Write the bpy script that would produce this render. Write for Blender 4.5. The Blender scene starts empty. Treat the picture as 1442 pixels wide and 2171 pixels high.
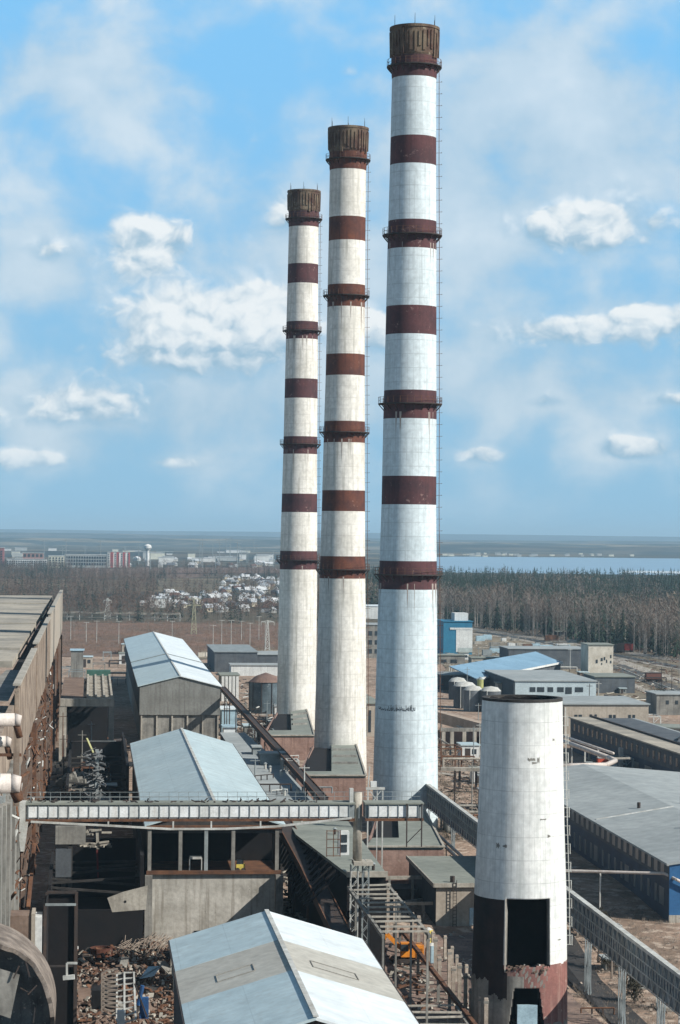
import bpy, math, random
import numpy as np
from mathutils import Vector, Matrix
R = math.radians
random.seed(7)
SC = bpy.context.scene
COL = SC.collection

# ------------------------------------------------------------------ camera
CAMH = 55.0
F = 5000.0                      # focal length in photo pixels (photo 1442 x 2171)
ROLL = 0.0104
cam_d = bpy.data.cameras.new('camera')
cam = bpy.data.objects.new('camera', cam_d); COL.objects.link(cam)
cam.matrix_world = Matrix.Translation((0, 0, CAMH)) @ Matrix.Rotation(R(90), 4, 'X') @ Matrix.Rotation(ROLL, 4, 'Z')
cam_d.sensor_width = 36; cam_d.lens = F / 2171 * 36
cam_d.shift_y = 47 / 2171
cam_d.clip_start = 1; cam_d.clip_end = 200000
SC.camera = cam
# ------------------------------------------------------------------ sun, sky, exposure
SUN_EL = 36
SUN_H = Vector((0.90, -0.44)).normalized()
to_sun = Vector((SUN_H.x * math.cos(R(SUN_EL)), SUN_H.y * math.cos(R(SUN_EL)), math.sin(R(SUN_EL))))
sd = bpy.data.lights.new('sun', 'SUN'); sd.energy = 5.0; sd.angle = R(0.5); sd.color = (1.0, 0.955, 0.89)
so = bpy.data.objects.new('sun', sd); COL.objects.link(so)
so.rotation_euler = to_sun.to_track_quat('Z', 'Y').to_euler()
SC.view_settings.view_transform = 'Standard'; SC.view_settings.look = 'None'
SC.view_settings.exposure = 0.42; SC.view_settings.gamma = 1
SC.render.film_transparent = False
try:
    SC.cycles.volume_bounces = 0; SC.cycles.max_bounces = 6; SC.cycles.diffuse_bounces = 3
    SC.cycles.use_denoising = True
except Exception: pass
SKY_STRENGTH = 0.05
CLOUDS = [ # heaped clouds: u, v up from the horizon (photo px), half width, half height, weight
 (510, 650, 150, 60, 1.1), (-395, 615, 105, 75, .90), (-330, 425, 205, 95, 1.1), (-565, 262, 170, 50, .95), (-140, 470, 85, 70, .92), (-120, 675, 80, 70, .75),
 (290, 172, 62, 24, .88), (622, 188, 78, 27, .98), (430, 430, 190, 42, .78), (640, 468, 110, 40, .90), (-650, 155, 105, 24, .85), (-330, 148, 80, 20, .75), (62, 440, 60, 50, .85),
 (-640, 590, 60, 40, .6), (430, 285, 80, 22, .6), (690, 290, 90, 22, .65)]
SOFT = [(420, 930, 200, 160, .75), (580, 800, 300, 170, .8), (-600, 950, 260, 120, .8), (190, 760, 190, 230, .65), (400, 330, 380, 110, .75), (-640, 560, 150, 100, .8), (-540, 230, 280, 90, .7),
 (-90, 600, 210, 190, .55), (30, 250, 260, 90, .55), (-250, 270, 240, 80, .65), (330, 560, 160, 120, .5)]

def build_world():
    w = bpy.data.worlds.new('World'); SC.world = w; w.use_nodes = True; w.cycles.sampling_method = 'MANUAL'; w.cycles.sample_map_resolution = 256
    nt = w.node_tree; nt.nodes.clear(); N = nt.nodes; L = nt.links
    def nd(t, **k):
        n = N.new(t)
        for a, b in k.items(): setattr(n, a, b)
        return n
    def m(op, a, b=None, c=None):
        n = nd('ShaderNodeMath', operation=op)
        for i, v in enumerate((a, b, c)):
            if v is None: continue
            if isinstance(v, (int, float)): n.inputs[i].default_value = v
            else: L.new(v, n.inputs[i])
        return n.outputs[0]
    sky = nd('ShaderNodeTexSky', sky_type='NISHITA', sun_disc=False)
    sky.sun_elevation = R(SUN_EL); sky.sun_rotation = math.atan2(SUN_H.x, SUN_H.y)
    sky.altitude = 100; sky.air_density = 1.0; sky.dust_density = 0.6; sky.ozone_density = 1.6
    tc = nd('ShaderNodeTexCoord'); sp = nd('ShaderNodeSeparateXYZ'); L.new(tc.outputs['Generated'], sp.inputs[0])
    x, y, z = sp.outputs
    U = m('MULTIPLY', m('ARCTAN2', x, y), 5000.0); V = m('MULTIPLY', m('ARCSINE', z), 5000.0)
    cb = nd('ShaderNodeCombineXYZ'); L.new(U, cb.inputs[0]); L.new(V, cb.inputs[1])
    mp = nd('ShaderNodeMapping'); L.new(cb.outputs[0], mp.inputs[0]); mp.inputs['Scale'].default_value = (1/190, 1/150, 1)
    mp.inputs['Location'].default_value = (3.1, 1.7, 0)
    def noise(vec, scale, det=9, rough=.58, dist=.25):
        n = nd('ShaderNodeTexNoise', noise_dimensions='2D'); n.inputs['Scale'].default_value = scale; n.inputs['Detail'].default_value = det
        n.inputs['Roughness'].default_value = rough; n.inputs['Distortion'].default_value = dist; L.new(vec, n.inputs['Vector']); return n.outputs[0]
    def vor(vec, scale):
        n = nd('ShaderNodeTexVoronoi', feature='F1', voronoi_dimensions='2D', normalize=True); n.inputs['Scale'].default_value = scale; n.inputs['Detail'].default_value = 3
        n.inputs['Roughness'].default_value = .5; L.new(vec, n.inputs['Vector']); return n.outputs['Distance']
    wob = nd('ShaderNodeTexNoise'); wob.inputs['Scale'].default_value = 2.2; wob.inputs['Detail'].default_value = 6; L.new(mp.outputs[0], wob.inputs['Vector'])
    wv = nd('ShaderNodeVectorMath', operation='MULTIPLY_ADD'); L.new(wob.outputs[1], wv.inputs[0]); wv.inputs[1].default_value = (.42, .42, 0); L.new(mp.outputs[0], wv.inputs[2])
    def puff(vec):
        return m('ADD', m('MULTIPLY', noise(vec, 1.0, 10, .52, 0), .55), m('MULTIPLY', m('SUBTRACT', 1.0, vor(vec, 1.9)), .45))
    n1 = puff(wv.outputs[0])
    off = nd('ShaderNodeVectorMath', operation='ADD'); L.new(wv.outputs[0], off.inputs[0]); off.inputs[1].default_value = (.07, .13, 0)
    n2 = puff(off.outputs[0])
    n3 = noise(mp.outputs[0], .8, 9, .52, 0.1)
    def ramp(v, a, b):
        n = nd('ShaderNodeMapRange', interpolation_type='SMOOTHSTEP'); L.new(v, n.inputs[0]); n.inputs[1].default_value = a; n.inputs[2].default_value = b
        return n.outputs[0]
    def blobs(lst):
        tot = None; num = None
        for (u0, v0, a, b, wt) in lst:
            du = m('DIVIDE', m('SUBTRACT', U, float(u0)), float(a)); dv = m('DIVIDE', m('SUBTRACT', V, float(v0)), float(b))
            g = m('MULTIPLY', m('EXPONENT', m('MULTIPLY', m('ADD', m('MULTIPLY', du, du), m('MULTIPLY', dv, dv)), -1.0)), float(wt))
            gd = m('MULTIPLY', g, dv)
            tot = g if tot is None else m('ADD', tot, g); num = gd if num is None else m('ADD', num, gd)
        return tot, num
    tot, num = blobs(CLOUDS); tot2, _ = blobs(SOFT)
    bias = m('MINIMUM', tot, 1.1)
    dens = m('ADD', m('MULTIPLY', m('SUBTRACT', n1, .525), 2.4), m('MULTIPLY', m('SUBTRACT', bias, .46), 1.35))
    alpha = ramp(dens, -.22, .42)
    thin = m('MULTIPLY', ramp(m('ADD', n3, m('MULTIPLY', m('MINIMUM', m('ADD', tot2, m('MULTIPLY', tot, .5)), 1.1), .30)), .38, .80), .80)
    heap = alpha
    alpha = m('MAXIMUM', alpha, thin)
    low = ramp(V, 10, 190)
    alpha = m('MULTIPLY', alpha, m('ADD', .25, m('MULTIPLY', low, .73)))
    alpha = m('MULTIPLY', alpha, m('SUBTRACT', 1.0, m('MULTIPLY', ramp(V, 1300, 2600), .92)))
    # light: relief of the noise towards the sun plus the height inside each cloud
    rel = m('MULTIPLY', m('SUBTRACT', n1, n2), 3.4)
    hgt = m('MULTIPLY', m('DIVIDE', num, m('ADD', tot, .08)), .42)
    lit = m('ADD', m('ADD', rel, hgt), .42)
    lit = m('ADD', lit, m('MULTIPLY', m('SUBTRACT', dens, .25), .30))
    lit = ramp(lit, -.08, .92)
    soft = m('ADD', .42, m('MULTIPLY', m('SUBTRACT', n3, .5), 1.2))
    lit = m('ADD', m('MULTIPLY', lit, heap), m('MULTIPLY', soft, m('SUBTRACT', 1.0, heap)))
    cr = nd('ShaderNodeMix', data_type='RGBA'); L.new(lit, cr.inputs[0])
    cr.inputs[6].default_value = (.245, .385, .50, 1); cr.inputs[7].default_value = (.66, .695, .71, 1)
    # clear air: Nishita shifted to the photograph's blue
    s0 = nd('ShaderNodeMix', data_type='RGBA', blend_type='MULTIPLY'); s0.inputs[0].default_value = 1
    L.new(sky.outputs[0], s0.inputs[6]); k = SKY_STRENGTH
    s0.inputs[7].default_value = (k*SKY_T[0], k*SKY_T[1], k*SKY_T[2], 1)
    g1 = nd('ShaderNodeMix', data_type='RGBA'); L.new(ramp(V, -50, 1150), g1.inputs[0])
    g1.inputs[6].default_value = (.225, .415, .570, 1); g1.inputs[7].default_value = (.175, .430, .700, 1)
    sc = nd('ShaderNodeMix', data_type='RGBA'); L.new(m('SUBTRACT', 1.0, m('MULTIPLY', ramp(V, 1250, 3200), 1.0)), sc.inputs[0])
    L.new(s0.outputs[2], sc.inputs[6]); L.new(g1.outputs[2], sc.inputs[7])
    mx = nd('ShaderNodeMix', data_type='RGBA'); L.new(alpha, mx.inputs[0]); L.new(sc.outputs[2], mx.inputs[6]); L.new(cr.outputs[2], mx.inputs[7])
    bg = nd('ShaderNodeBackground'); bg.inputs[1].default_value = 1.0; L.new(mx.outputs[2], bg.inputs[0])
    out = nd('ShaderNodeOutputWorld'); L.new(bg.outputs[0], out.inputs[0])
SKY_T = (1.0, 1.05, 1.0)
build_world()

# ------------------------------------------------------------------ frames of reference
TH = math.atan2(0.1045, 0.9945)           # the plant's long axis, 6 degrees left of the camera's
CT, ST = math.cos(TH), math.sin(TH)
def W(s, t, z=0): return Vector((CT*s - ST*t, ST*s + CT*t, z))      # site -> world
def Q(px, py, z=0.0):                                              # photo pixel at height z -> site (s, t)
    ix, iy = px - 721, 1085.5 - (py - 47)
    u = ix*math.cos(ROLL) - iy*math.sin(ROLL); v = ix*math.sin(ROLL) + iy*math.cos(ROLL)
    Y = (z - CAMH)*F/v; X = u/F*Y
    return (CT*X + ST*Y, -ST*X + CT*Y)
def QY(px, py, Y):                                                 # photo pixel at distance Y -> site (s, t, z)
    ix, iy = px - 721, 1085.5 - (py - 47)
    u = ix*math.cos(ROLL) - iy*math.sin(ROLL); v = ix*math.sin(ROLL) + iy*math.cos(ROLL)
    X = u/F*Y; return (CT*X + ST*Y, -ST*X + CT*Y, CAMH + v/F*Y)
def gz(t, s=0):                                                    # height of the yard
    return -2.4*min(1, max(0, (370 - t)/60))

# ------------------------------------------------------------------ materials
MATS = {}
def M(name, c1, c2=None, scale=.5, rough=.85, bump=0.0, streak=0.0, streak_c=(.05,.04,.03), spec=.3, metal=0.0, spots=0.0,
      spots_c=(.04,.035,.03), corr=None, joints=None, thr=(.35,.65), seed=0.0, spot_scale=3.0, spot_thr=.66, joint_c=None, joint_k=.45):
    m = bpy.data.materials.new(name); m.use_nodes = True; MATS[name] = m
    nt = m.node_tree; N = nt.nodes; L = nt.links; b = N['Principled BSDF']
    b.inputs['Roughness'].default_value = rough; b.inputs['Metallic'].default_value = metal; b.inputs['Specular IOR Level'].default_value = spec
    tc = N.new('ShaderNodeTexCoord'); mp = N.new('ShaderNodeMapping'); L.new(tc.outputs['Object'], mp.inputs[0]); mp.inputs['Location'].default_value = (seed, seed*.7, 0)
    def noise(sc, det, scale3=None, rgh=.6):
        n = N.new('ShaderNodeTexNoise'); n.inputs['Scale'].default_value = sc; n.inputs['Detail'].default_value = det; n.inputs['Roughness'].default_value = rgh
        v = mp.outputs[0]
        if scale3:
            q = N.new('ShaderNodeMapping'); q.inputs['Scale'].default_value = scale3; L.new(v, q.inputs[0]); v = q.outputs[0]
        L.new(v, n.inputs['Vector']); return n.outputs[0]
    def rng(v, a, b_, lo=0., hi=1.):
        n = N.new('ShaderNodeMapRange'); L.new(v, n.inputs[0]); n.inputs[1].default_value = a; n.inputs[2].default_value = b_; n.inputs[3].default_value = lo; n.inputs[4].default_value = hi; return n.outputs[0]
    def mix(f, a, c):
        n = N.new('ShaderNodeMix'); n.data_type = 'RGBA'
        for i, v in ((0, f), (6, a), (7, c)):
            if isinstance(v, (int, float)): n.inputs[i].default_value = v
            elif isinstance(v, tuple): n.inputs[i].default_value = (*v, 1)
            else: L.new(v, n.inputs[i])
        return n.outputs[2]
    def mt(op, a, c):
        n = N.new('ShaderNodeMath'); n.operation = op
        for i, v in enumerate((a, c)):
            if isinstance(v, (int, float)): n.inputs[i].default_value = v
            else: L.new(v, n.inputs[i])
        return n.outputs[0]
    c2 = c2 or tuple(v*.72 for v in c1)
    n = noise(scale, 8)
    col = mix(rng(n, *thr), tuple(c1), tuple(c2))
    fine = noise(scale*9, 5)
    col2 = N.new('ShaderNodeMix'); col2.data_type = 'RGBA'; col2.blend_type = 'MULTIPLY'; col2.inputs[0].default_value = 1
    L.new(col, col2.inputs[6]); fr = rng(fine, .25, .75, .78, 1.16)
    cmb = N.new('ShaderNodeCombineColor'); [L.new(fr, cmb.inputs[i]) for i in range(3)]; L.new(cmb.outputs[0], col2.inputs[7]); col = col2.outputs[2]
    if streak:
        s_ = noise(1, 6, (1.6, 1.6, .09)); col = mix(mt('MULTIPLY', rng(s_, .5, .72), streak), col, tuple(streak_c))
    if spots:
        s_ = noise(spot_scale*.35, 10, None, .75); col = mix(mt('MULTIPLY', rng(s_, spot_thr, spot_thr+.03), spots), col, tuple(spots_c))
    h = None
    if joints:
        sep = N.new('ShaderNodeSeparateXYZ'); L.new(tc.outputs['Object'], sep.inputs[0])
        tot = None
        for (ax, per, wd) in joints:
            if ax == 'a': v = mt('MULTIPLY', mt('ARCTAN2', sep.outputs[1], sep.outputs[0]), 1/(2*math.pi)*per); p_ = 1.0; w_ = wd
            else: v = sep.outputs['xyz'.index(ax)]; p_ = per; w_ = wd
            fr_ = mt('FRACT', mt('DIVIDE', mt('ADD', v, 500*p_), p_), 0.0)
            ln = mt('LESS_THAN', fr_, w_/p_)
            tot = ln if tot is None else mt('MAXIMUM', tot, ln)
        jn = noise(.35, 3); tot = mt('MULTIPLY', tot, rng(jn, .35, .65, .35, 1.0))
        col = mix(mt('MULTIPLY', tot, joint_k), col, joint_c or tuple(v*.35 for v in c1))
    L.new(col, b.inputs['Base Color'])
    if corr:
        wv = N.new('ShaderNodeTexWave'); wv.wave_type = 'BANDS'; wv.bands_direction = corr[0]; wv.inputs['Scale'].default_value = corr[1]
        L.new(tc.outputs['Object'], wv.inputs['Vector']); h = wv.outputs['Fac']
        bp = N.new('ShaderNodeBump'); bp.inputs['Strength'].default_value = corr[2]; bp.inputs['Distance'].default_value = .08; L.new(h, bp.inputs['Height']); L.new(bp.outputs[0], b.inputs['Normal'])
    elif bump:
        bp = N.new('ShaderNodeBump'); bp.inputs['Strength'].default_value = bump; bp.inputs['Distance'].default_value = .15; L.new(noise(scale*5, 8), bp.inputs['Height']); L.new(bp.outputs[0], b.inputs['Normal'])
    return m

white_cool = M('white_paint_cool', (.58,.645,.655), (.48,.55,.565), .12, .7, .1, .55, (.30,.34,.35), joints=[('z',2.6,.16),('a',28,.07)], joint_c=(.24,.27,.27), spots=.7, spots_c=(.2,.2,.19), spot_thr=.70)
white_warm = M('white_paint_warm', (.70,.68,.62), (.54,.52,.46), .12, .75, .1, .75, (.30,.29,.25), joints=[('z',2.6,.15),('a',26,.06)], joint_c=(.34,.32,.28), spots=.7, spots_c=(.12,.11,.10), spot_thr=.68)
white_near = M('white_paint_near', (.70,.70,.66), (.54,.56,.54), .14, .75, .2, .6, (.36,.38,.36), joints=[('z',2.6,.08),('a',48,.07)], joint_c=(.22,.23,.22), joint_k=.5, spots=.8, spots_c=(.10,.10,.10), spot_thr=.685, spot_scale=1.6)
band_maroon = M('maroon_band_paint', (.092,.034,.035), (.048,.023,.027), .3, .8, .1, .6, (.03,.015,.015), spots=.8, spots_c=(.21,.135,.12), spot_thr=.60, spot_scale=2.2)
band_rust = M('rust_band_paint', (.135,.045,.024), (.062,.024,.020), .25, .8, .1, .6, (.04,.015,.015), spots=.7, spots_c=(.25,.17,.12), spot_thr=.62, spot_scale=2.2)
cap_conc = M('weathered_brick_cap', (.15,.115,.078), (.06,.028,.022), .35, .95, .4, .9, (.035,.018,.015), spots=.5, spots_c=(.42,.38,.28), spot_thr=.6)
soot_shade = M('soot_and_shade_black', (.006,.006,.007), (.011,.009,.009), .4, .95)  # soot of the flues; also paints the shade inside openings and bays
dark_paint = M('brown_black_paint', (.032,.018,.016), (.008,.007,.008), .3, .9, 0, .5, (.006,.006,.006), spots=.3, spots_c=(.07,.035,.028))
old_red = M('worn_red_plaster', (.235,.105,.09), (.15,.075,.065), .3, .9, .3, .6, (.36,.27,.22), spots=.6, spots_c=(.4,.33,.28), spot_thr=.6)
conc = M('grey_concrete', (.27,.26,.23), (.14,.135,.12), .25, .9, .3, .7, (.06,.055,.05), spots=.5)
conc_light = M('pale_concrete', (.42,.39,.33), (.26,.24,.20), .3, .9, .3, .6, (.12,.10,.08), spots=.5)
conc_dark = M('dark_concrete', (.055,.051,.047), (.024,.022,.02), .3, .95, .3, .5, (.02,.02,.02))
dark_steel = M('dark_steel', (.030,.028,.028), (.055,.038,.030), .6, .8)
rust_steel = M('rusty_steel', (.16,.075,.038), (.07,.035,.022), .8, .85)
pale_steel = M('pale_painted_steel', (.52,.53,.50), (.33,.33,.30), .5, .7, 0, .3, (.2,.13,.08))
grey_steel = M('grey_painted_steel', (.26,.29,.29), (.16,.18,.18), .4, .7)
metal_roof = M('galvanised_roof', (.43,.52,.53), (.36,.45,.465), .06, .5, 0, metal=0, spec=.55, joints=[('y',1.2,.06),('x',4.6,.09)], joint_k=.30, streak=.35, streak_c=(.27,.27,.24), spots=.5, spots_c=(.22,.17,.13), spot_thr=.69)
metal_white_lit = M('white_and_sunlit_sheet', (.66,.70,.70), (.57,.62,.62), .05, .5, 0, 0, spec=.5, joints=[('y',1.2,.05),('x',4.6,.08)], joint_k=.22, spots=.4, spots_c=(.38,.33,.28), spot_thr=.69)  # white sheet; also paints sunlight onto the right slopes of two sheds
roof_tan = M('translucent_roof_strip', (.43,.42,.37), (.36,.345,.30), .12, .7, 0, .0, joints=[('y',1.7,.05)], joint_k=.35)
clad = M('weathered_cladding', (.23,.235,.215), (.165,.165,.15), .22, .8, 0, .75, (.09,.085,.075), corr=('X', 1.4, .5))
clad_dark_shaded = M('dark_and_shaded_cladding', (.045,.060,.072), (.028,.036,.044), .2, .8, 0, .4, (.02,.02,.02), corr=('Y', 1.0, .4))  # dark cladding; also paints shade on walls turned from the sun
felt = M('grey_green_roof_felt', (.235,.25,.215), (.17,.185,.16), .09, .9, .1, joints=[('y',5.5,.1)], joint_k=.3, spots=.3, spots_c=(.09,.095,.09), spot_thr=.6)
felt_grey = M('grey_roof_felt', (.31,.335,.33), (.245,.27,.27), .05, .9, .1, joints=[('y',9,.12),('x',9,.1)], joint_k=.22, spots=.25, spots_c=(.1,.105,.1), spot_thr=.62)
brick_pink = M('pinkish_brick', (.31,.205,.165), (.20,.125,.10), .35, .95, .2, .6, (.11,.06,.045), joints=[('z',.9,.07)], joint_k=.3, spots=.5, spots_c=(.34,.27,.22), spot_thr=.6)
brick_brown = M('brown_brick', (.21,.15,.115), (.12,.08,.06), .3, .95, .2, .3)
beige = M('beige_render', (.40,.35,.285), (.30,.26,.21), .2, .9, .1, .5, (.2,.165,.13))
slab_tan = M('tan_roof_slab', (.40,.36,.29), (.22,.205,.175), .10, .95, .2, 0, spots=.5, spots_c=(.09,.085,.08), spot_thr=.58)
ruin_panel = M('ruined_beige_panel', (.36,.29,.22), (.13,.09,.065), .22, .95, .3, .8, (.06,.035,.025), spots=.6, spots_c=(.03,.02,.018), spot_thr=.6)
navy = M('navy_wall', (.030,.054,.092), (.018,.032,.055), .2, .7, 0, .3, (.04,.05,.055))
grey_band = M('grey_panel_wall', (.10,.112,.12), (.06,.068,.078), .3, .85, 0, .4)
blue = M('bright_blue_cladding', (.028,.115,.25), (.02,.085,.20), .3, .6)
blue_teal = M('teal_blue_cladding', (.025,.17,.27), (.02,.13,.22), .2, .6)
blue_roof = M('light_blue_roof', (.20,.33,.43), (.16,.27,.36), .1, .6)
white_wall = M('white_wall', (.62,.63,.60), (.50,.51,.49), .2, .8, 0, .25)
red_wall = M('red_wall', (.36,.07,.06), (.28,.05,.05), .2, .8)
glass = M('dark_window_glass', (.02,.028,.035), (.035,.045,.052), 1., .25, spec=.6)
glass_pale = M('pale_window_glass', (.13,.165,.18), (.08,.105,.12), 1., .3, spec=.6)
pipe_white = M('white_pipe_lagging', (.56,.51,.46), (.40,.35,.31), .6, .6, .1, 0, spots=.2)
dirt_wood = M('weathered_timber', (.30,.25,.20), (.17,.135,.11), 1.2, .95, .2, .4)
tarp = M('pale_blue_sheet_metal', (.36,.50,.56), (.25,.35,.4), .6, .5)
orange = M('orange_machine_paint', (.70,.25,.02), (.5,.17,.02), .8, .5)
cobalt = M('cobalt_blue_paint', (.02,.09,.24), (.02,.05,.12), .8, .6)
yellow = M('yellow_paint', (.62,.50,.10), (.45,.36,.08), .8, .6)
green_roof = M('green_roof_trim', (.05,.13,.10), (.04,.1,.08), .8, .7)
mesh_gal = M('gallery_weathered_mesh', (.17,.215,.235), (.05,.065,.08), .9, .7, 0, .2, spots=.9, spots_c=(.30,.35,.36), spot_thr=.585, spot_scale=9)
bark_pale = M('pale_birch_bark', (.30,.28,.25), (.17,.15,.13), 1.5, .9)
bark = M('grey_brown_bark', (.105,.085,.07), (.06,.05,.042), 1.5, .9)
twig = M('bare_twigs', (.175,.142,.11), (.105,.088,.072), .10, .95)
twig_red = M('reddish_bare_twigs', (.16,.105,.078), (.10,.072,.056), .08, .95)
spruce = M('spruce_needles', (.020,.038,.024), (.010,.020,.014), .3, .9)
shrub_m = M('dry_shrub', (.055,.05,.033), (.03,.026,.019), .5, .95)
black_paint = M('black_lettering', (.03,.035,.04), (.05,.055,.06), 3, .9)
house_mats = [M('house_wall_%s' % n, c) for n, c in (('white', (.55,.54,.50)), ('cream', (.45,.40,.30)), ('grey', (.30,.31,.31)), ('brown', (.20,.14,.10)))]
roof_mats = [M('house_roof_%s' % n, c) for n, c in (('pale', (.60,.62,.62)), ('silver', (.42,.45,.47)), ('brown', (.13,.075,.06)), ('slate', (.11,.125,.14)))]

# ------------------------------------------------------------------ mesh builder (site coordinates s, t, z)
class MB:
    def __init__(s): s.v = []; s.f = []; s.mi = []
    def add(s, vs, fs, mi=0):
        o = len(s.v); s.v += [tuple(v) for v in vs]
        for f in fs: s.f.append(tuple(o + i for i in f)); s.mi.append(mi)
        return s
    def box(s, x0, x1, y0, y1, z0, z1, mi=0):
        return s.add([(x0,y0,z0),(x1,y0,z0),(x1,y1,z0),(x0,y1,z0),(x0,y0,z1),(x1,y0,z1),(x1,y1,z1),(x0,y1,z1)],
            [(0,3,2,1),(4,5,6,7),(0,1,5,4),(1,2,6,5),(2,3,7,6),(3,0,4,7)], mi)
    def bar(s, a, b, w, h=None, mi=0):
        a = Vector(a); b = Vector(b); d = (b - a).normalized(); h = h or w
        up = Vector((0,0,1)) if abs(d.z) < .95 else Vector((0,1,0))
        x = d.cross(up).normalized(); y = x.cross(d).normalized(); x = x*w/2; y = y*h/2
        vs = [a-x-y, a+x-y, a+x+y, a-x+y, b-x-y, b+x-y, b+x+y, b-x+y]
        return s.add(vs, [(0,1,2,3),(4,7,6,5),(0,4,5,1),(1,5,6,2),(2,6,7,3),(3,7,4,0)], mi)
    def tube(s, a, b, r0, r1=None, n=8, mi=0, caps=True):
        a = Vector(a); b = Vector(b); d = (b-a).normalized(); r1 = r0 if r1 is None else r1
        up = Vector((0,0,1)) if abs(d.z) < .95 else Vector((0,1,0))
        x = d.cross(up).normalized(); y = x.cross(d).normalized(); vs = []
        for c, r in ((a, r0), (b, r1)):
            for i in range(n): q = 2*math.pi*i/n; vs.append(c + x*math.cos(q)*r + y*math.sin(q)*r)
        fs = [(i, (i+1) % n, n+(i+1) % n, n+i) for i in range(n)]
        if caps: fs += [tuple(range(n-1, -1, -1)), tuple(range(n, 2*n))]
        return s.add(vs, fs, mi)
    def path(s, pts, r, n=8, mi=0):
        for a, b in zip(pts, pts[1:]): s.tube(a, b, r, r, n, mi)
        return s
    def prism(s, poly, z0, z1, mi=0):
        n = len(poly); vs = [(x, y, z0) for x, y in poly] + [(x, y, z1) for x, y in poly]
        ar = sum(poly[i][0]*poly[(i+1)%n][1]-poly[(i+1)%n][0]*poly[i][1] for i in range(n))
        fs = [(i, (i+1)%n, n+(i+1)%n, n+i) for i in range(n)] + [tuple(range(n-1,-1,-1)), tuple(range(n, 2*n))]
        if ar < 0: fs = [tuple(reversed(f)) for f in fs]
        return s.add(vs, fs, mi)
    def lathe(s, cx, cy, prof, n=48, a0=0, a1=2*math.pi, mi=0):
        full = abs(a1-a0-2*math.pi) < 1e-6; k = n if full else n+1; vs = []
        for r, z in prof:
            for i in range(k): q = a0 + (a1-a0)*i/n; vs.append((cx+r*math.cos(q), cy+r*math.sin(q), z))
        fs = []
        for j in range(len(prof)-1):
            for i in range(n): i2 = (i+1) % k; fs.append((j*k+i, j*k+i2, (j+1)*k+i2, (j+1)*k+i))
        return s.add(vs, fs, mi)
    def build(s, name, mat, parent=None, smooth=False):
        me = bpy.data.meshes.new(name); o = bpy.data.objects.new(name, me); COL.objects.link(o)
        if parent is not None:
            org = parent['_o']; vs = [(v[0]-org[0], v[1]-org[1], v[2]-org[2]) for v in s.v]; o.parent = parent
        else: vs = [tuple(W(*v)) for v in s.v]
        me.from_pydata(vs, [], s.f)
        for m_ in (mat if isinstance(mat, (list, tuple)) else [mat]): me.materials.append(m_)
        if isinstance(mat, (list, tuple)): me.polygons.foreach_set('material_index', s.mi)
        if smooth: me.polygons.foreach_set('use_smooth', [True]*len(s.f))
        me.update(); return o
ORG = {}
class Root:
    pass
def thing(name, label, cat, s, t, z=0, group=None, rot=0):
    o = bpy.data.objects.new(name, None); COL.objects.link(o)
    o.location = W(s, t, z); o.rotation_euler = (0, 0, TH + rot); o.empty_display_size = .5
    o['label'] = label; o['category'] = cat
    if group: o['group'] = group
    o['kind'] = 'thing'; o['_o'] = (s, t, z); return o
def child(o, name, mb, mat, smooth=False):
    # a sub-part under a part: same local frame as its part
    org = o.parent['_o']; k = MB(); k.v = mb.v; k.f = mb.f; k.mi = mb.mi
    c = k.build(name, mat, o.parent, smooth); c.parent = o; return c
def tag(o, label=None, cat=None, group=None, kind=None):
    if label: o['label'] = label
    if cat: o['category'] = cat
    if group: o['group'] = group
    if kind: o['kind'] = kind
    return o
def structure(name, mb, mat): return tag(mb.build(name, mat), kind='structure')
def dup(root, s, t, z, rot=0, scale=1, label=None, group=None):
    r = root.copy(); COL.objects.link(r); r.location = W(s, t, z); r.rotation_euler = (0, 0, TH + rot)
    r.scale = (scale,)*3 if isinstance(scale, (int, float)) else scale
    if label: r['label'] = label
    if group: r['group'] = group
    for ch in list(root.children):
        c = ch.copy(); COL.objects.link(c); c.parent = r
        for g in ch.children: d = g.copy(); COL.objects.link(d); d.parent = c
    return r

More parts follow.
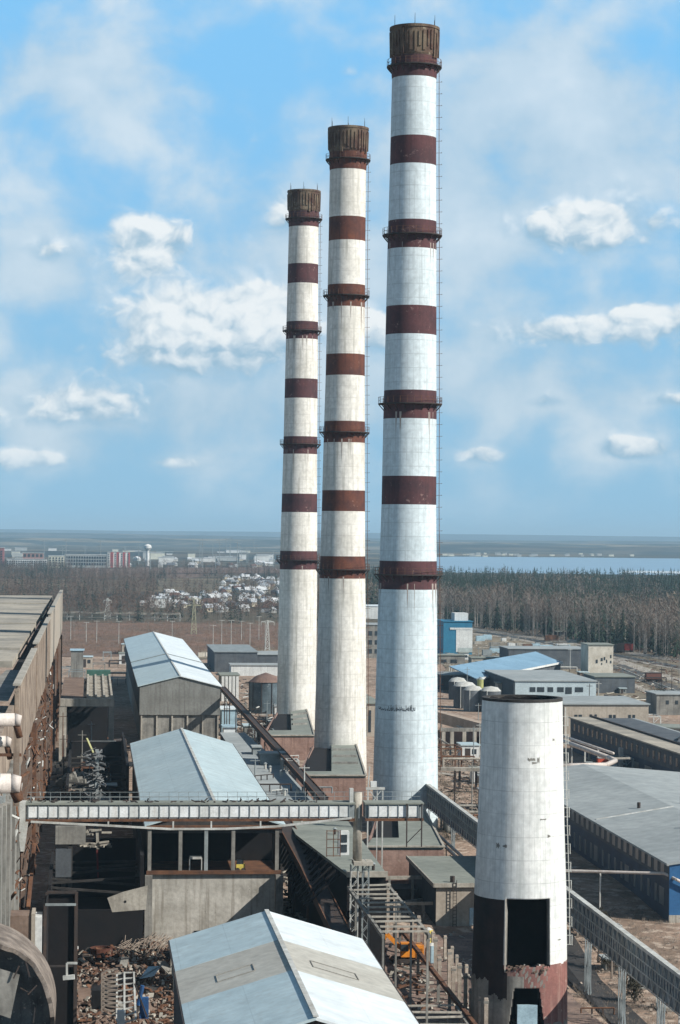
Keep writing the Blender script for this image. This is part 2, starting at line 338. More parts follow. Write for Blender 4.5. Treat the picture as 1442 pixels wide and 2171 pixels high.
# ------------------------------------------------------------------ ground, water, hills
def ground_material():
    m = bpy.data.materials.new('ground_earth'); m.use_nodes = True; nt = m.node_tree; N = nt.nodes; L = nt.links; b = N['Principled BSDF']; b.inputs['Roughness'].default_value = .95; b.inputs['Specular IOR Level'].default_value = .1
    g = N.new('ShaderNodeNewGeometry')
    def noise(sc, det=8, sc3=(1,1,1)):
        q = N.new('ShaderNodeMapping'); q.inputs['Scale'].default_value = sc3; L.new(g.outputs['Position'], q.inputs[0])
        n = N.new('ShaderNodeTexNoise'); n.inputs['Scale'].default_value = sc; n.inputs['Detail'].default_value = det; n.inputs['Roughness'].default_value = .65; L.new(q.outputs[0], n.inputs['Vector']); return n.outputs[0]
    def rng(v, a, c):
        n = N.new('ShaderNodeMapRange'); L.new(v, n.inputs[0]); n.inputs[1].default_value = a; n.inputs[2].default_value = c; return n.outputs[0]
    def mix(f, a, c):
        n = N.new('ShaderNodeMix'); n.data_type = 'RGBA'
        for i, v in ((0, f), (6, a), (7, c)):
            if isinstance(v, tuple): n.inputs[i].default_value = (*v, 1)
            else: L.new(v, n.inputs[i])
        return n.outputs[2]
    near = mix(rng(noise(.05), .38, .6), (.33,.235,.175), (.19,.14,.105))
    near = mix(rng(noise(.45), .5, .62), near, (.42,.34,.27))
    near = mix(rng(noise(1.3, 6), .59, .64), near, (.075,.06,.048))
    far = mix(rng(noise(.0035, 8), .44, .54), (.10,.085,.06), (.022,.03,.024))
    far = mix(rng(noise(.0007, 7, (.35,1,1)), .53, .58), far, (.19,.15,.095))
    far = mix(rng(noise(.02, 5), .55, .7), far, (.14,.12,.10))
    sp = N.new('ShaderNodeSeparateXYZ'); L.new(g.outputs['Position'], sp.inputs[0])
    col = mix(rng(sp.outputs[1], 1150, 1500), near, far)
    L.new(col, b.inputs['Base Color'])
    bp = N.new('ShaderNodeBump'); bp.inputs['Distance'].default_value = .5; bp.inputs['Strength'].default_value = .8; L.new(noise(.5), bp.inputs['Height']); L.new(bp.outputs[0], b.inputs['Normal'])
    return m
ground_mat = ground_material()
def build_ground():
    xs = [-60000, -20000, -6000, -2000, -800] + [x for x in range(-400, 401, 20)] + [800, 2000, 6000, 20000, 60000]
    ys = [-3000, -500, 0] + [y for y in range(60, 1000, 15)] + [1500, 2500, 4000, 8000, 16000, 30000, 70000]
    rnd = random.Random(3); b = MB()
    for j, y in enumerate(ys):
        for i, x in enumerate(xs):
            z = gz(y)
            if abs(x) < 400 and 60 < y < 1000: z += rnd.uniform(-.28, .05)
            b.v.append((x, y, z))
    n = len(xs)
    for j in range(len(ys)-1):
        for i in range(n-1): b.f.append((j*n+i, j*n+i+1, (j+1)*n+i+1, (j+1)*n+i)); b.mi.append(0)
    o = structure('ground', b, ground_mat)
build_ground()
def patch(name, pts, mat, z=.06, kind='structure'):
    b = MB(); b.add([(s, t, z + gz(t)) for s, t in pts], [tuple(range(len(pts)))]); 
    o = b.build(name, mat); 
    if o.data.polygons[0].normal.z < 0: o.data.flip_normals()
    return tag(o, kind=kind)
def rough_poly(pts, amp, seed=1, n=14):
    rnd = random.Random(seed); out = []
    for (a, b_) in zip(pts, pts[1:] + pts[:1]):
        for i in range(n):
            k = i/n; out.append((a[0]+(b_[0]-a[0])*k + rnd.uniform(-1,1)*amp, a[1]+(b_[1]-a[1])*k + rnd.uniform(-1,1)*amp*1.5))
    return out
red_earth = M('red_brown_earth', (.17,.095,.065), (.095,.07,.05), .02, .95, 0, spots=.6, spots_c=(.27,.17,.10), spot_scale=.5, spot_thr=.55)
dark_scrub = M('dark_scrub_ground', (.055,.055,.050), (.085,.07,.055), .01, .95)
straw = M('straw_ground', (.23,.19,.13), (.14,.115,.08), .02, .95, spots=.7, spots_c=(.06,.055,.04), spot_scale=.6, spot_thr=.57)
gravel = M('pale_gravel', (.36,.33,.28), (.25,.22,.185), .2, .95)
asphalt = M('grey_asphalt', (.075,.075,.072), (.055,.055,.053), .3, .9)
water = M('lake_water', (.20,.31,.40), (.17,.27,.36), .002, .35, spec=.4)
ice = M('lake_ice', (.60,.66,.68), (.50,.56,.6), .01, .6)
patch('field', rough_poly([Q(80,1392), Q(590,1388), Q(640,1326), Q(60,1318)], 6, 3), red_earth, .08)
patch('field', rough_poly([Q(420,1398), Q(600,1396), Q(600,1372), Q(430,1380)], 3, 5), straw, .12)
patch('field', rough_poly([Q(940,1440), Q(1500,1520), Q(1500,1405), Q(960,1325)], 5, 6), straw, .08)
patch('field', rough_poly([Q(60,1222), Q(420,1226), Q(420,1205), Q(60,1206)], 30, 8), red_earth, .10)
patch('field', rough_poly([Q(300,1216), Q(620,1216), Q(620,1203), Q(300,1204)], 30, 9), red_earth, .14)
lake_pts = [Q(800,1214), Q(960,1214.5), Q(1200,1217), Q(1700,1224), Q(2600,1234), Q(2600,1196), Q(1700,1187), Q(1200,1182), Q(960,1180.5), Q(880,1183)]
patch('lake', lake_pts, water, .5)
patch('lake_ice', [Q(1310,1215), Q(1700,1221), Q(1700,1214.5), Q(1330,1210.8)], ice, .6)
def ridge(name, px0, px1, Y, zf, mat, depth=900, seed=1, n=160, z_off=0):
    rnd = random.Random(seed); b = MB(); h = [0]*(n+1)
    for o in range(1, 7):
        ph = rnd.uniform(0, 9); fr = 2**o*.7
        for i in range(n+1): h[i] += math.sin(i/n*fr*2.3+ph)*.5**o
    for i in range(n+1):
        x = (px0 + (px1-px0)*i/n - 721)/F*Y; hh = max(2, zf(i/n) * (1 + .35*h[i]))
        for k, (dy, hz) in enumerate(((-depth, 0), (-depth*.4, .55), (0, 1), (depth*.8, .6), (depth*2.5, 0))):
            yy = Y + dy; s = CT*x*(yy/Y) + ST*yy; t = -ST*x*(yy/Y) + CT*yy; b.v.append((s, t, hh*hz - (1 if hz == 0 else 0)))
    for i in range(n):
        for k in range(4): b.f.append((i*5+k, (i+1)*5+k, (i+1)*5+k+1, i*5+k+1)); b.mi.append(0)
    structure(name, b, mat)
hill_wood = M('wooded_hill', (.014,.024,.024), (.085,.072,.052), .004, .95, thr=(.47,.58))
hill_far = M('far_wooded_hill', (.010,.020,.030), (.045,.05,.05), .0015, .95, thr=(.47,.58))
hill_field = M('hill_meadow', (.17,.14,.09), (.022,.03,.026), .003, .95, thr=(.42,.5))
ridge('hill', -400, 700, 5200, lambda k: 9+5*k, hill_wood, 350, 1)
ridge('hill', 830, 1900, 8200, lambda k: 20+12*k, hill_wood, 600, 2)
ridge('hill', -400, 1900, 9800, lambda k: 22+14*k, hill_field, 900, 3)
ridge('hill', -400, 1900, 13500, lambda k: 40, hill_wood, 1300, 4)
ridge('hill', -600, 2100, 21000, lambda k: 66-10*k, hill_far, 2500, 5)

# ------------------------------------------------------------------ chimneys
def interp(tab, x):
    if x <= tab[0][0]: return tab[0][1]
    for (a, va), (b, vb) in zip(tab, tab[1:]):
        if x <= b: return va + (vb-va)*(x-a)/(b-a)
    return tab[-1][1]
def chimney(px, Y, widths, bands, ring_y, top_y, cap_y, white, band, label, lean, ladder_side=0.25, z_base=-.5, gname='striped chimneys standing in a row'):
    hy = lambda y: CAMH + (1132.5 + (px-721)*ROLL - y)*Y/F
    u = px - 721; X = u/F*Y
    s, t = CT*X + ST*Y, -ST*X + CT*Y
    wt = sorted((hy(y), w/2*Y/F) for y, w in widths)
    o = thing('factory_chimney', label, 'chimney', s, t, 0, gname)
    ztop = hy(top_y); zcap = hy(cap_y)
    bz = sorted((hy(b), hy(a)) for a, b in bands)
    zs = {z_base, zcap}
    for a, b in bz: zs.add(a); zs.add(b)
    z = 0
    while z < zcap: zs.add(z); z += 4
    zs = sorted(q for q in zs if z_base <= q <= zcap); NS = 64
    m = MB(); rings = []
    for q in zs:
        r = interp(wt, q); rings.append(len(m.v))
        for i in range(NS): a = 2*math.pi*i/NS; m.v.append((s + r*math.cos(a) + lean*q, t + r*math.sin(a), q))
    for j in range(len(zs)-1):
        zm = (zs[j]+zs[j+1])/2; mi = 1 if any(a <= zm <= b for a, b in bz) else 0
        for i in range(NS): m.f.append((rings[j]+i, rings[j]+(i+1)%NS, rings[j+1]+(i+1)%NS, rings[j+1]+i)); m.mi.append(mi)
    m.build('shaft', [white, band], o, True)
    rt = interp(wt, zcap); cx = s + lean*zcap; rc = rt*1.035; h = ztop - zcap
    c = MB(); c.lathe(cx, t, [(rt+.03, zcap), (rt+.06, zcap+h*.40), (rc+.1, zcap+h*.45), (rc+.26, zcap+h*.97), (rc+.40, ztop-.5), (rc+.40, ztop), (rc-.7, ztop), (rc-.7, zcap)], 48)
    rnd = random.Random(int(px))
    for i in range(34):
        a = 2*math.pi*i/34; r = rc+.42; zt = ztop - rnd.uniform(.6, 1.4); zb = zcap + h*rnd.uniform(.38, .62)
        ca, sa = math.cos(a), math.sin(a); wq = rnd.uniform(.16, .30)
        c.add([(cx+r*ca-sa*wq, t+r*sa+ca*wq, zt), (cx+r*ca+sa*wq, t+r*sa-ca*wq, zt), (cx+(r-.1)*ca+sa*wq, t+(r-.1)*sa-ca*wq, zb), (cx+(r-.1)*ca-sa*wq, t+(r-.1)*sa+ca*wq, zb),
               (cx+(r-.5)*ca-sa*wq, t+(r-.5)*sa+ca*wq, zt), (cx+(r-.5)*ca+sa*wq, t+(r-.5)*sa-ca*wq, zt), (cx+(r-.7)*ca+sa*wq, t+(r-.7)*sa-ca*wq, zb), (cx+(r-.7)*ca-sa*wq, t+(r-.7)*sa+ca*wq, zb)],
              [(0,1,2,3),(0,3,7,4),(1,5,6,2),(0,4,5,1),(3,2,6,7)])
    capo = c.build('cap', cap_conc, o)
    for i in range(6):
        lr = MB(); a = 2*math.pi*i/6 + .4; lr.tube((cx+rc*math.cos(a), t+rc*math.sin(a), ztop), (cx+rc*math.cos(a), t+rc*math.sin(a), ztop+2.0), .06, .03, 4)
        child(capo, 'lightning_rod', lr, dark_steel)
    bm = MB(); bm.lathe(cx, t, [(rt+.02, zcap-.02), (rt+.09, zcap+h*.06), (rt+.11, zcap+h*.44)], 48); bm.build('cap_band', band, o, True)
    for y in ring_y:
        zq = hy(y); r = interp(wt, zq); x0 = s + lean*zq; g = MB()
        g.lathe(x0, t, [(r-.05, zq-.15), (r+1.05, zq-.10), (r+1.05, zq+.08), (r-.05, zq+.08)], 40)
        for i in range(20):
            a = 2*math.pi*i/20; ca, sa = math.cos(a), math.sin(a)
            g.bar((x0+(r-.05)*ca, t+(r-.05)*sa, zq-1.3), (x0+(r+.95)*ca, t+(r+.95)*sa, zq-.15), .14)
        go = g.build('walkway', dark_steel, o)
        rl = MB(); nr = 28
        for i in range(nr):
            a = 2*math.pi*i/nr; a2 = 2*math.pi*(i+1)/nr; p = (x0+(r+1.0)*math.cos(a), t+(r+1.0)*math.sin(a)); p2 = (x0+(r+1.0)*math.cos(a2), t+(r+1.0)*math.sin(a2))
            rl.bar((*p, zq+.05), (*p, zq+1.25), .07)
            for hh in (.65, 1.25): rl.bar((*p, zq+hh), (*p2, zq+hh), .05)
        child(go, 'railing', rl, rust_steel)
    st = MB(); rs = random.Random(int(px)+1)
    for y in ring_y[1:]:
        zq = hy(y)-1.6
        for k in range(13):
            a = rs.uniform(0, 2*math.pi); L_ = rs.uniform(1.5, 8.5); w_ = rs.uniform(.05, .22); r0 = interp(wt, zq)+.025; r1 = interp(wt, zq-L_)+.025
            st.add([(s+lean*zq+r0*math.cos(a-w_/r0), t+r0*math.sin(a-w_/r0), zq), (s+lean*zq+r0*math.cos(a+w_/r0), t+r0*math.sin(a+w_/r0), zq), (s+lean*(zq-L_)+r1*math.cos(a), t+r1*math.sin(a), zq-L_)], [(0,1,2)])
    st.build('rust_streaks', M('rust_streak_%d' % px, (.36,.32,.28), (.27,.23,.2), 1, .9), o)
    ld = MB(); a = -ladder_side; ca, sa = math.cos(a), math.sin(a); z0 = 14; zz = z0
    while zz < ztop - 8:
        z2 = zz + 2.2; r = interp(wt, zz)+.55; r2 = interp(wt, z2)+.55
        for wq in (-.35, .35):
            ld.bar((s+lean*zz+r*ca-sa*wq, t+r*sa+ca*wq, zz), (s+lean*z2+r2*ca-sa*wq, t+r2*sa+ca*wq, z2), .05)
        ld.bar((s+lean*zz+(r-.6)*ca, t+(r-.6)*sa, zz), (s+lean*zz+(r+.55)*ca, t+(r+.55)*sa, zz), .06)
        ld.bar((s+lean*zz+(r+.5)*ca-sa*.4, t+(r+.5)*sa+ca*.4, zz+.05), (s+lean*zz+(r+.5)*ca+sa*.4, t+(r+.5)*sa-ca*.4, zz+.05), .06)
        ld.bar((s+lean*zz+r*ca-sa*.35, t+r*sa+ca*.35, zz+1.1), (s+lean*zz+r*ca+sa*.35, t+r*sa-ca*.35, zz+1.1), .08)
        zz = z2
    ld.build('ladder', rust_steel, o)
    return o, s, t, wt, hy
c3 = chimney(865, 440, [(140,93),(165,94),(350,98),(530,104),(711,108),(889,113),(1070,116),(1249,124),(1500,132),(1700,139),(1780,141)],
    [(293,352),(470,530),(651,711),(829,889),(1010,1070),(1189,1249)], [143,500,857,1218], 60, 168, white_cool, band_maroon,
    'tallest chimney, bluish white with maroon bands, nearest of the three tall ones', 0.002)
c2 = chimney(726, 536, [(340,76),(360,77),(510,78),(650,80),(800,83),(940,88),(1084,92),(1226,97),(1400,105),(1560,110),(1660,114)],
    [(462,512),(605,652),(752,797),(894,939),(1040,1084),(1179,1226)], [340,628,917,1207], 272, 362, white_warm, band_rust,
    'middle tall chimney, cream with rust-brown bands, between the other two', 0.003)
c1 = chimney(632, 665, [(465,63),(482,63),(602,65),(720,68),(845,70),(963,72),(1086,76),(1207,80),(1500,83),(1560,85)],
    [(561,602),(683,720),(804,845),(926,963),(1047,1086),(1168,1207)], [465,702,942,1187], 405, 482, white_warm, band_maroon,
    'farthest and leftmost tall chimney, cream with dark maroon bands', 0.005)
# faded lettering on the tallest chimney
def lettering():
    o, s, t, wt, hy = c3; z = hy(1502); r = interp(wt, z)+.02; rnd = random.Random(5); b = MB()
    x = 804
    while x < 880:
        w = rnd.uniform(2.0, 4.5); hgt = rnd.choice((.5,.6,.75,1.1)) * (1 if x > 822 else .6)
        for (xa, xb, za, zb) in ((x, x+.9, 0, hgt), (x, x+w, 0, .16), (x+w-.9, x+w, 0, hgt*rnd.uniform(.4,1))):
            pts = []
            for xx in (xa, xb):
                sn = max(-.98, min(.98, (xx - 863)/66)); a = -math.pi/2 + math.asin(sn) - TH
                pts.append((s + .06 + r*math.cos(a), t + r*math.sin(a)))
            zz = z + rnd.uniform(-.15, .15)
            b.add([(*pts[0], zz+za), (*pts[1], zz+za), (*pts[1], zz+zb), (*pts[0], zz+zb)], [(0,1,2,3)])
        x += w + rnd.uniform(.5, 1.5)
    b.build('faded_lettering', black_paint, o)
lettering()

# ------------------------------------------------------------------ the cut-off chimney
def broken_chimney():
    Y = 272; X = (1111-721)/F*Y; s, t = CT*X+ST*Y, -ST*X+CT*Y
    o = thing('cut_off_chimney', 'short thick white chimney stump with a big square hole, brown-black lower left', 'chimney', s, t, 0)
    wt = [(-3, 5.62), (6, 5.46), (14, 5.30), (22, 4.98), (30, 4.75), (36.3, 4.62)]
    NA = 288; zs = [-2.6 + .15*i for i in range(int((36.3+2.6)/.15)+1)]
    fac = -math.pi/2 - TH + math.atan2(X, Y)*-1        # the side that faces the viewpoint
    m = MB(); rnd = random.Random(11)
    wob = [rnd.uniform(0, .8) for _ in range(NA)]; ph = [rnd.uniform(0,6.28) for _ in range(8)]; wob = [.4+.16*sum(math.sin(2*math.pi*i/NA*(5+4*k)+ph[k])/(1+.35*k) for k in range(8)) + rnd.uniform(-.06,.06) for i in range(NA)]
    for z in zs:
        r = interp(wt, z)
        for i in range(NA):
            a = 2*math.pi*i/NA; zz = z
            if z == zs[-1]: zz = z - .12*math.sin(i*.21)
            m.v.append((s + r*math.cos(a), t + r*math.sin(a), zz))
    for j in range(len(zs)-1):
        z = (zs[j]+zs[j+1])/2
        for i in range(NA):
            a = 2*math.pi*(i+.5)/NA; th = math.degrees((a - fac + math.pi) % (2*math.pi) - math.pi)
            if -16.5 < th < 39 and 5.9 + wob[i]*.8 < z < 13.9: continue
            if z < 3.9 and -6 - (3.9-z)*1.4 < th < 24 + (3.9-z)*1.6: continue
            mi = 0
            if z < 6.3 + wob[i]*.15: mi = 1
            if z < 5.2 and th < 5: mi = 3
            if z < 2.0 and th > 25: mi = 1
            if z < -.6 + wob[i]: mi = 3
            if 3.9 <= z < 6.3 and -6 < th < 36 and math.sin(th*.5+z*3)+math.sin(th*1.1-z*5) > .5: mi = 3
            if -100 < th < -20 and 5.2 - wob[i]*1.5 < z < 13.75: mi = 2  # brown-black area left of the hole, ending level with its top
            if -40 < th < -14 and 2.2 + wob[i]*1.3 < z < 6: mi = 2
            m.f.append((j*NA+i, j*NA+(i+1)%NA, (j+1)*NA+(i+1)%NA, (j+1)*NA+i)); m.mi.append(mi)
    sh = m.build('shaft', [white_near, old_red, dark_paint, conc, soot_shade], o, True)
    sm = sh.modifiers.new('thickness', 'SOLIDIFY'); sm.thickness = .55; sm.offset = -1; sm.material_offset = 10; sm.material_offset_rim = 3
    # rubble lip under the hole
    lip = MB()
    for i in range(46):
        a = fac + R(rnd.uniform(-17, 39)); r = interp(wt, 6) - rnd.uniform(-.15, .5); z = 6 + rnd.uniform(-.5, .45); q = rnd.uniform(.08, .20)
        x, y = s+r*math.cos(a), t+r*math.sin(a); lip.bar((x-q, y, z-q*.5), (x+q, y+rnd.uniform(-q,q), z+rnd.uniform(-q,q)), q*1.3)
    lip.build('broken_edge', brick_brown, o)
    fr = MB()
    for th in (-17.5,):
        a = fac+R(th); r = interp(wt, 10)+.03; fr.bar((s+(r+.05)*math.cos(a), t+(r+.05)*math.sin(a), 5.6), (s+r*math.cos(a), t+r*math.sin(a), 13.9), .15)
    fr.build('hole_edge_strip', conc_light, o)
    dm = MB(); a = fac+R(9); r = 4.9
    x, y = s+r*math.cos(a), t+r*math.sin(a); dm.box(x-1.0, x+1.3, y-.2, y+.3, -2.6, 1.9); dm.build('doorway_panel', tarp, o)
    rim = MB(); rim.lathe(s, t, [(4.66, 36.1), (4.66, 36.42), (4.1, 36.42), (4.1, 36.1)], 48); rim.build('rim_ring', conc_dark, o)
    ld = MB(); a = -R(8); ca, sa = math.cos(a), math.sin(a)
    for k in range(26):
        z1, z2 = 8+k*1.05, 9.05+k*1.05; r1 = interp(wt, z1)+.35; r2 = interp(wt, z2)+.35
        for wq in (-.28, .28): ld.bar((s+r1*ca-sa*wq, t+r1*sa+ca*wq, z1), (s+r2*ca-sa*wq, t+r2*sa+ca*wq, z2), .07)
        ld.bar((s+(r1-.35)*ca, t+(r1-.35)*sa, z1), (s+(r1+.3)*ca, t+(r1+.3)*sa, z1), .06)
        ld.bar((s+(r1+.26)*ca-sa*.3, t+(r1+.26)*sa+ca*.3, z1), (s+(r1+.26)*ca+sa*.3, t+(r1+.26)*sa-ca*.3, z1), .07)
        if k % 2: ld.bar((s+(r1+.26)*ca, t+(r1+.26)*sa, z1-1.05), (s+(r1+.26)*ca, t+(r1+.26)*sa, z1), .09)
    ld.build('ladder', pale_steel, o)
    # small patches where the paint has come off
    p = MB()
    for (px_, py_, w, h) in ((1135,1611,2.2,.5),(1150,1612,.7,1.0),(1142,1618,1.6,.35),(1066,1794,1.1,.8),(1080,1795,1.3,.5),(1184,1568,.8,.4),(1172,1772,1.,.4),(1190,1990,1.6,.2),(1160,1737,2,.2)):
        th = math.asin(max(-.97, min(.97, (px_-1113)/93))); a = fac + th; z = CAMH - (py_-1137)*(Y-5*math.cos(th))/F; r = interp(wt, z)+.02
        n = 4
        for k in range(n):
            da = (w*.4/r)*(k/n-.5); da2 = (w*.4/r)*((k+1)/n-.5); j1, j2 = rnd.uniform(.1,.5)*h, rnd.uniform(.1,.5)*h
            p.add([(s+r*math.cos(a+da), t+r*math.sin(a+da), z-j1), (s+r*math.cos(a+da2), t+r*math.sin(a+da2), z-j2), (s+r*math.cos(a+da2), t+r*math.sin(a+da2), z+j1), (s+r*math.cos(a+da), t+r*math.sin(a+da), z+j2)], [(0,1,2,3)])
    p.build('flaked_paint', conc, o)
    return s, t
bs, bt = broken_chimney()

# ------------------------------------------------------------------ flue houses in front of the tall chimneys
def flue_house(front_l, front_r, back_l, back_r, split, z, wall_bottom, hole, label, ribs, ledge=None):
    """pixel corners of the flat roof at height z; split = pixel x where the open dark bay ends (front, back)"""
    FL, FR, BL, BR = Q(*front_l, z), Q(*front_r, z), Q(*back_l, z), Q(*back_r, z)
    o = thing('flue_house', label, 'building', *FL, 0, 'brick flue houses at the feet of the tall chimneys')
    H = [Q(*h, z) for h in hole]   # hole polygon: back left, back right, front right, front left
    r = MB()
    def quad(pts, th=.35): r.prism(pts, z-th, z)
    quad([H[1], BR, FR, (H[2][0], FR[1])]) if False else quad([H[1], BR, FR, H[2]])
    quad([H[3], H[2], FR, FL])
    if H[0][0] > BL[0] + .4: quad([BL, H[0], H[3], FL])
    r.build('roof', felt, o)
    w = MB()
    def wall(a, b, z0, z1, th=.4):
        d = Vector((b[0]-a[0], b[1]-a[1])); n = Vector((-d.y, d.x)).normalized()*th
        w.prism([a, b, (b[0]+n.x, b[1]+n.y), (a[0]+n.x, a[1]+n.y)], z0, z1)
    wall(FL, FR, wall_bottom, z-.353); wall(FR, BR, wall_bottom, z-.353); wall(BL, FL, wall_bottom, z-.353)
    w.build('brick_wall', brick_pink, o)
    fl = MB(); fl.prism([(H[0][0]-.5,H[0][1]+1), (H[1][0]+1,H[1][1]+1), (H[2][0]+1,H[2][1]-2), (H[3][0]+.4,H[3][1]-2)], z-1.15, z-.85)
    wl = MB()
    fl.build('pit_floor', soot_shade, o)
    for a, b in ((H[1], H[2]), (H[3], H[2]), (H[0], H[3])):
        wl.bar((a[0], a[1], z-.6), (b[0], b[1], z-.6), .12, .5)
    wl.build('pit_lining', soot_shade, o)
    cp = MB(); cp.bar((FL[0]-.2, FL[1]-.1, z+.12), (FR[0]+.2, FR[1]-.1, z+.12), .5, .25); cp.bar((FR[0], FR[1], z+.1), (BR[0], BR[1], z+.1), .35, .22); cp.build('coping', conc_light, o)
    if ribs:
        rb = MB()
        for k in range(1, ribs+1):
            q = k/(ribs+1); a = (H[2][0]+(H[1][0]-H[2][0])*q, H[2][1]+(H[1][1]-H[2][1])*q); b = (FR[0]+(BR[0]-FR[0])*q, H[2][1]+(BR[1]-H[2][1])*q)
            rb.bar((a[0]+.3, a[1], z+.2), (b[0]-.3, b[1], z+.2), .6, .5)
        rb.build('roof_step', conc, o)
    return o
flue_house((775,1796),(941,1796),(800,1722),(893,1704),0,5.6,-1,[(800,1722),(843,1722),(846,1776),(790,1776)],
    'brick flue house with green-grey roof before the tallest chimney', 0)
flue_house((628,1645),(776,1645),(662,1578),(755,1578),0,7.6,-.2,[(663,1578),(703,1578),(703,1635),(640,1635)],
    'brick flue house with stepped roof before the middle tall chimney', 3)
flue_house((553,1560),(667,1560),(586,1508),(650,1503),0,5.8,-.2,[(586,1508),(616,1508),(618,1548),(571,1548)],
    'brick flue house with stepped roof before the farthest tall chimney', 3)
# ------------------------------------------------------------------ long sheds with pitched metal roofs
def shed(name, label, s0, s1, t0, t1, ze, zr, zb, mats, seams=(), strip=None, wall_mat=clad, lower=None):
    sm = (s0+s1)/2; o = thing(name, label, 'shed', s0, t0, 0, 'metal-roofed sheds along the demolished hall')
    def slope(b, a0, a1, side, lift=0.0, th=.22):
        oh = .5; xe = s0-oh if side < 0 else s1+oh; ze_ = ze - (zr-ze)*oh/(sm-s0)
        q = [(xe, a0, ze_+lift), (sm, a0, zr+lift), (sm, a1, zr+lift), (xe, a1, ze_+lift)]
        b.add(q + [(x, y, z-th) for x, y, z in q], [(0,1,2,3),(7,6,5,4),(0,4,5,1),(1,5,6,2),(2,6,7,3),(3,7,4,0)])
    segs = [(t0-.4, t1+.4)]
    if strip: segs = [(t0-.4, strip[0]), (strip[1], t1+.4)]
    for side in (-1, 1):
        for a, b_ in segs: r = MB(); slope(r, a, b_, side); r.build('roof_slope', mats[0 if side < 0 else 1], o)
        if strip: k = MB(); slope(k, strip[0]+.003, strip[1]-.003, side, -.02); k.build('roof_light_strip', roof_tan, o)
    rc = MB(); rc.bar((sm, t0-.45, zr+.10), (sm, t1+.45, zr+.06), .42, .10); rc.build('ridge_cap', pale_steel, o)
    for q in seams:
        k = MB()
        for side in (-1, 1): slope(k, q-.9, q+.9, side, .16, .12)
        k.build('roof_step', grey_steel, o)
    for tt, nn in ((t0, 1), (t1, -1)):
        g = MB(); y0, y1 = (tt, tt+.3) if nn > 0 else (tt-.3, tt)
        g.add([(s0,y0,zb),(s1,y0,zb),(s1,y0,ze-.25),(sm,y0,zr-.25),(s0,y0,ze-.25),(s0,y1,zb),(s1,y1,zb),(s1,y1,ze-.25),(sm,y1,zr-.25),(s0,y1,ze-.25)],
              [(0,1,2,3,4),(9,8,7,6,5),(0,5,6,1),(1,6,7,2),(4,9,5,0)])
        g.build('gable_wall', wall_mat, o)
    w = MB(); w.box(s0-.02, s0+.28, t0+.3, t1-.3, zb, ze-.25); w.build('side_wall', clad_dark_shaded, o)  # left wall darker than the right one, shade put into its colour
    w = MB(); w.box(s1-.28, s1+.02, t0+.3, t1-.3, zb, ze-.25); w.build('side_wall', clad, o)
    ev = MB(); 
    for x in (s0-.55, s1+.55): ev.bar((x, t0-.4, ze-.30), (x, t1+.4, ze-.30), .18, .22)
    ev.build('gutter', dark_steel, o)
    return o
shed1 = shed('metal_shed', 'farthest metal-roofed shed with a tall grey corrugated gable', 12.6, 33.4, 611, 880, 15.4, 18, 7.8, (metal_roof, metal_white_lit), seams=(720,))
lo = MB(); lo.box(12.9, 33.1, 611.6, 870, -1, 7.75); lo.build('concrete_base', conc, shed1)
pp = MB()
for k in range(6): pp.box(13+k*3.95, 13.35+k*3.95, 611.2, 611.6, -1, 7.7)
pp.build('pilaster', conc_light, shed1)
shed2 = shed('metal_shed', 'middle pale blue metal-roofed shed above an open concrete hall', 8.0, 26.3, 322, 446, 15.3, 18, 14.0, (metal_roof, metal_roof), wall_mat=conc_dark)
shed3 = shed('metal_shed', 'nearest metal-roofed shed, slopes tinted sunlit white and shaded blue with a tan strip across', 8.4, 26.4, 180, 230.5, 15.3, 18, -2.3, (metal_roof, metal_white_lit), strip=(199.5, 214.5), wall_mat=conc_dark)
# hatch frames drawn on the tan strip
hf = MB()
for x0, x1 in ((11.2, 14.4), (19.5, 23.5)):
    for a, b_ in (((x0, 204), (x1, 204)), ((x0, 207), (x1, 207)), ((x0, 204), (x0, 207)), ((x1, 204), (x1, 207))):
        zz = lambda x: 15.3 + 2.7*(1-abs(x-17.4)/9.0) + .03
        hf.bar((*a, zz(a[0])), (*b_, zz(b_[0])), .06)
hf.build('hatch_frame', M('tan_hatch_trim', (.30,.285,.25)), shed3)
# open concrete hall below the middle shed
def open_hall():
    o = thing('concrete_hall', 'open concrete hall with dark bays and a stained wall below the middle shed', 'building', 8, 322, -2)
    w = MB(); w.box(8.6, 25.4, 322, 322.6, -1.6, 8.4); w.build('front_wall', M('stained_lightened_concrete', (.47,.45,.40), (.27,.255,.22), .22, .9, .3, .8, (.16,.14,.11), spots=.7, spots_c=(.08,.075,.065), spot_thr=.62), o)  # concrete colour lightened against the shade that falls on the wall
    w = MB(); w.box(8.0, 8.5, 322.7, 446, -1.6, 13.9); w.build('side_wall', conc_dark, o)
    w = MB(); w.box(8.5, 26, 336, 336.5, -1.6, 14); w.build('back_wall', soot_shade, o)
    w = MB(); w.box(8.5, 26, 322.7, 335.9, 7.9, 8.3); w.build('deck', rust_steel, o)
    for x in (8.2, 12.4, 15.9, 19.6, 25.6): c = MB(); c.box(x-.25, x+.25, 321.7, 322.2, 8.45, 14.6); c.build('column', conc if x != 15.9 else grey_steel, o)
    b = MB(); b.box(7.8, 26.2, 321.5, 321.95, 8.45, 8.95); b.box(7.8, 26.2, 321.5, 321.95, 14.6, 15.1); b.build('edge_beam', rust_steel, o)
    for x in (14.4, 20.3): c = MB(); c.box(x, x+1.6, 321.85, 322.05, -.8, .7); c.build('opening', soot_shade, o)
    p = MB(); p.box(7.6, 8.6, 320.6, 321.9, -2, 8.4); p.box(25.4, 26.4, 320.6, 321.9, -2, 8.4); p.build('buttress', conc, o)
open_hall()
m_ = thing('yellow_machine', 'small yellow machine on the deck of the open concrete hall', 'machine', 20.5, 325, 8.3)
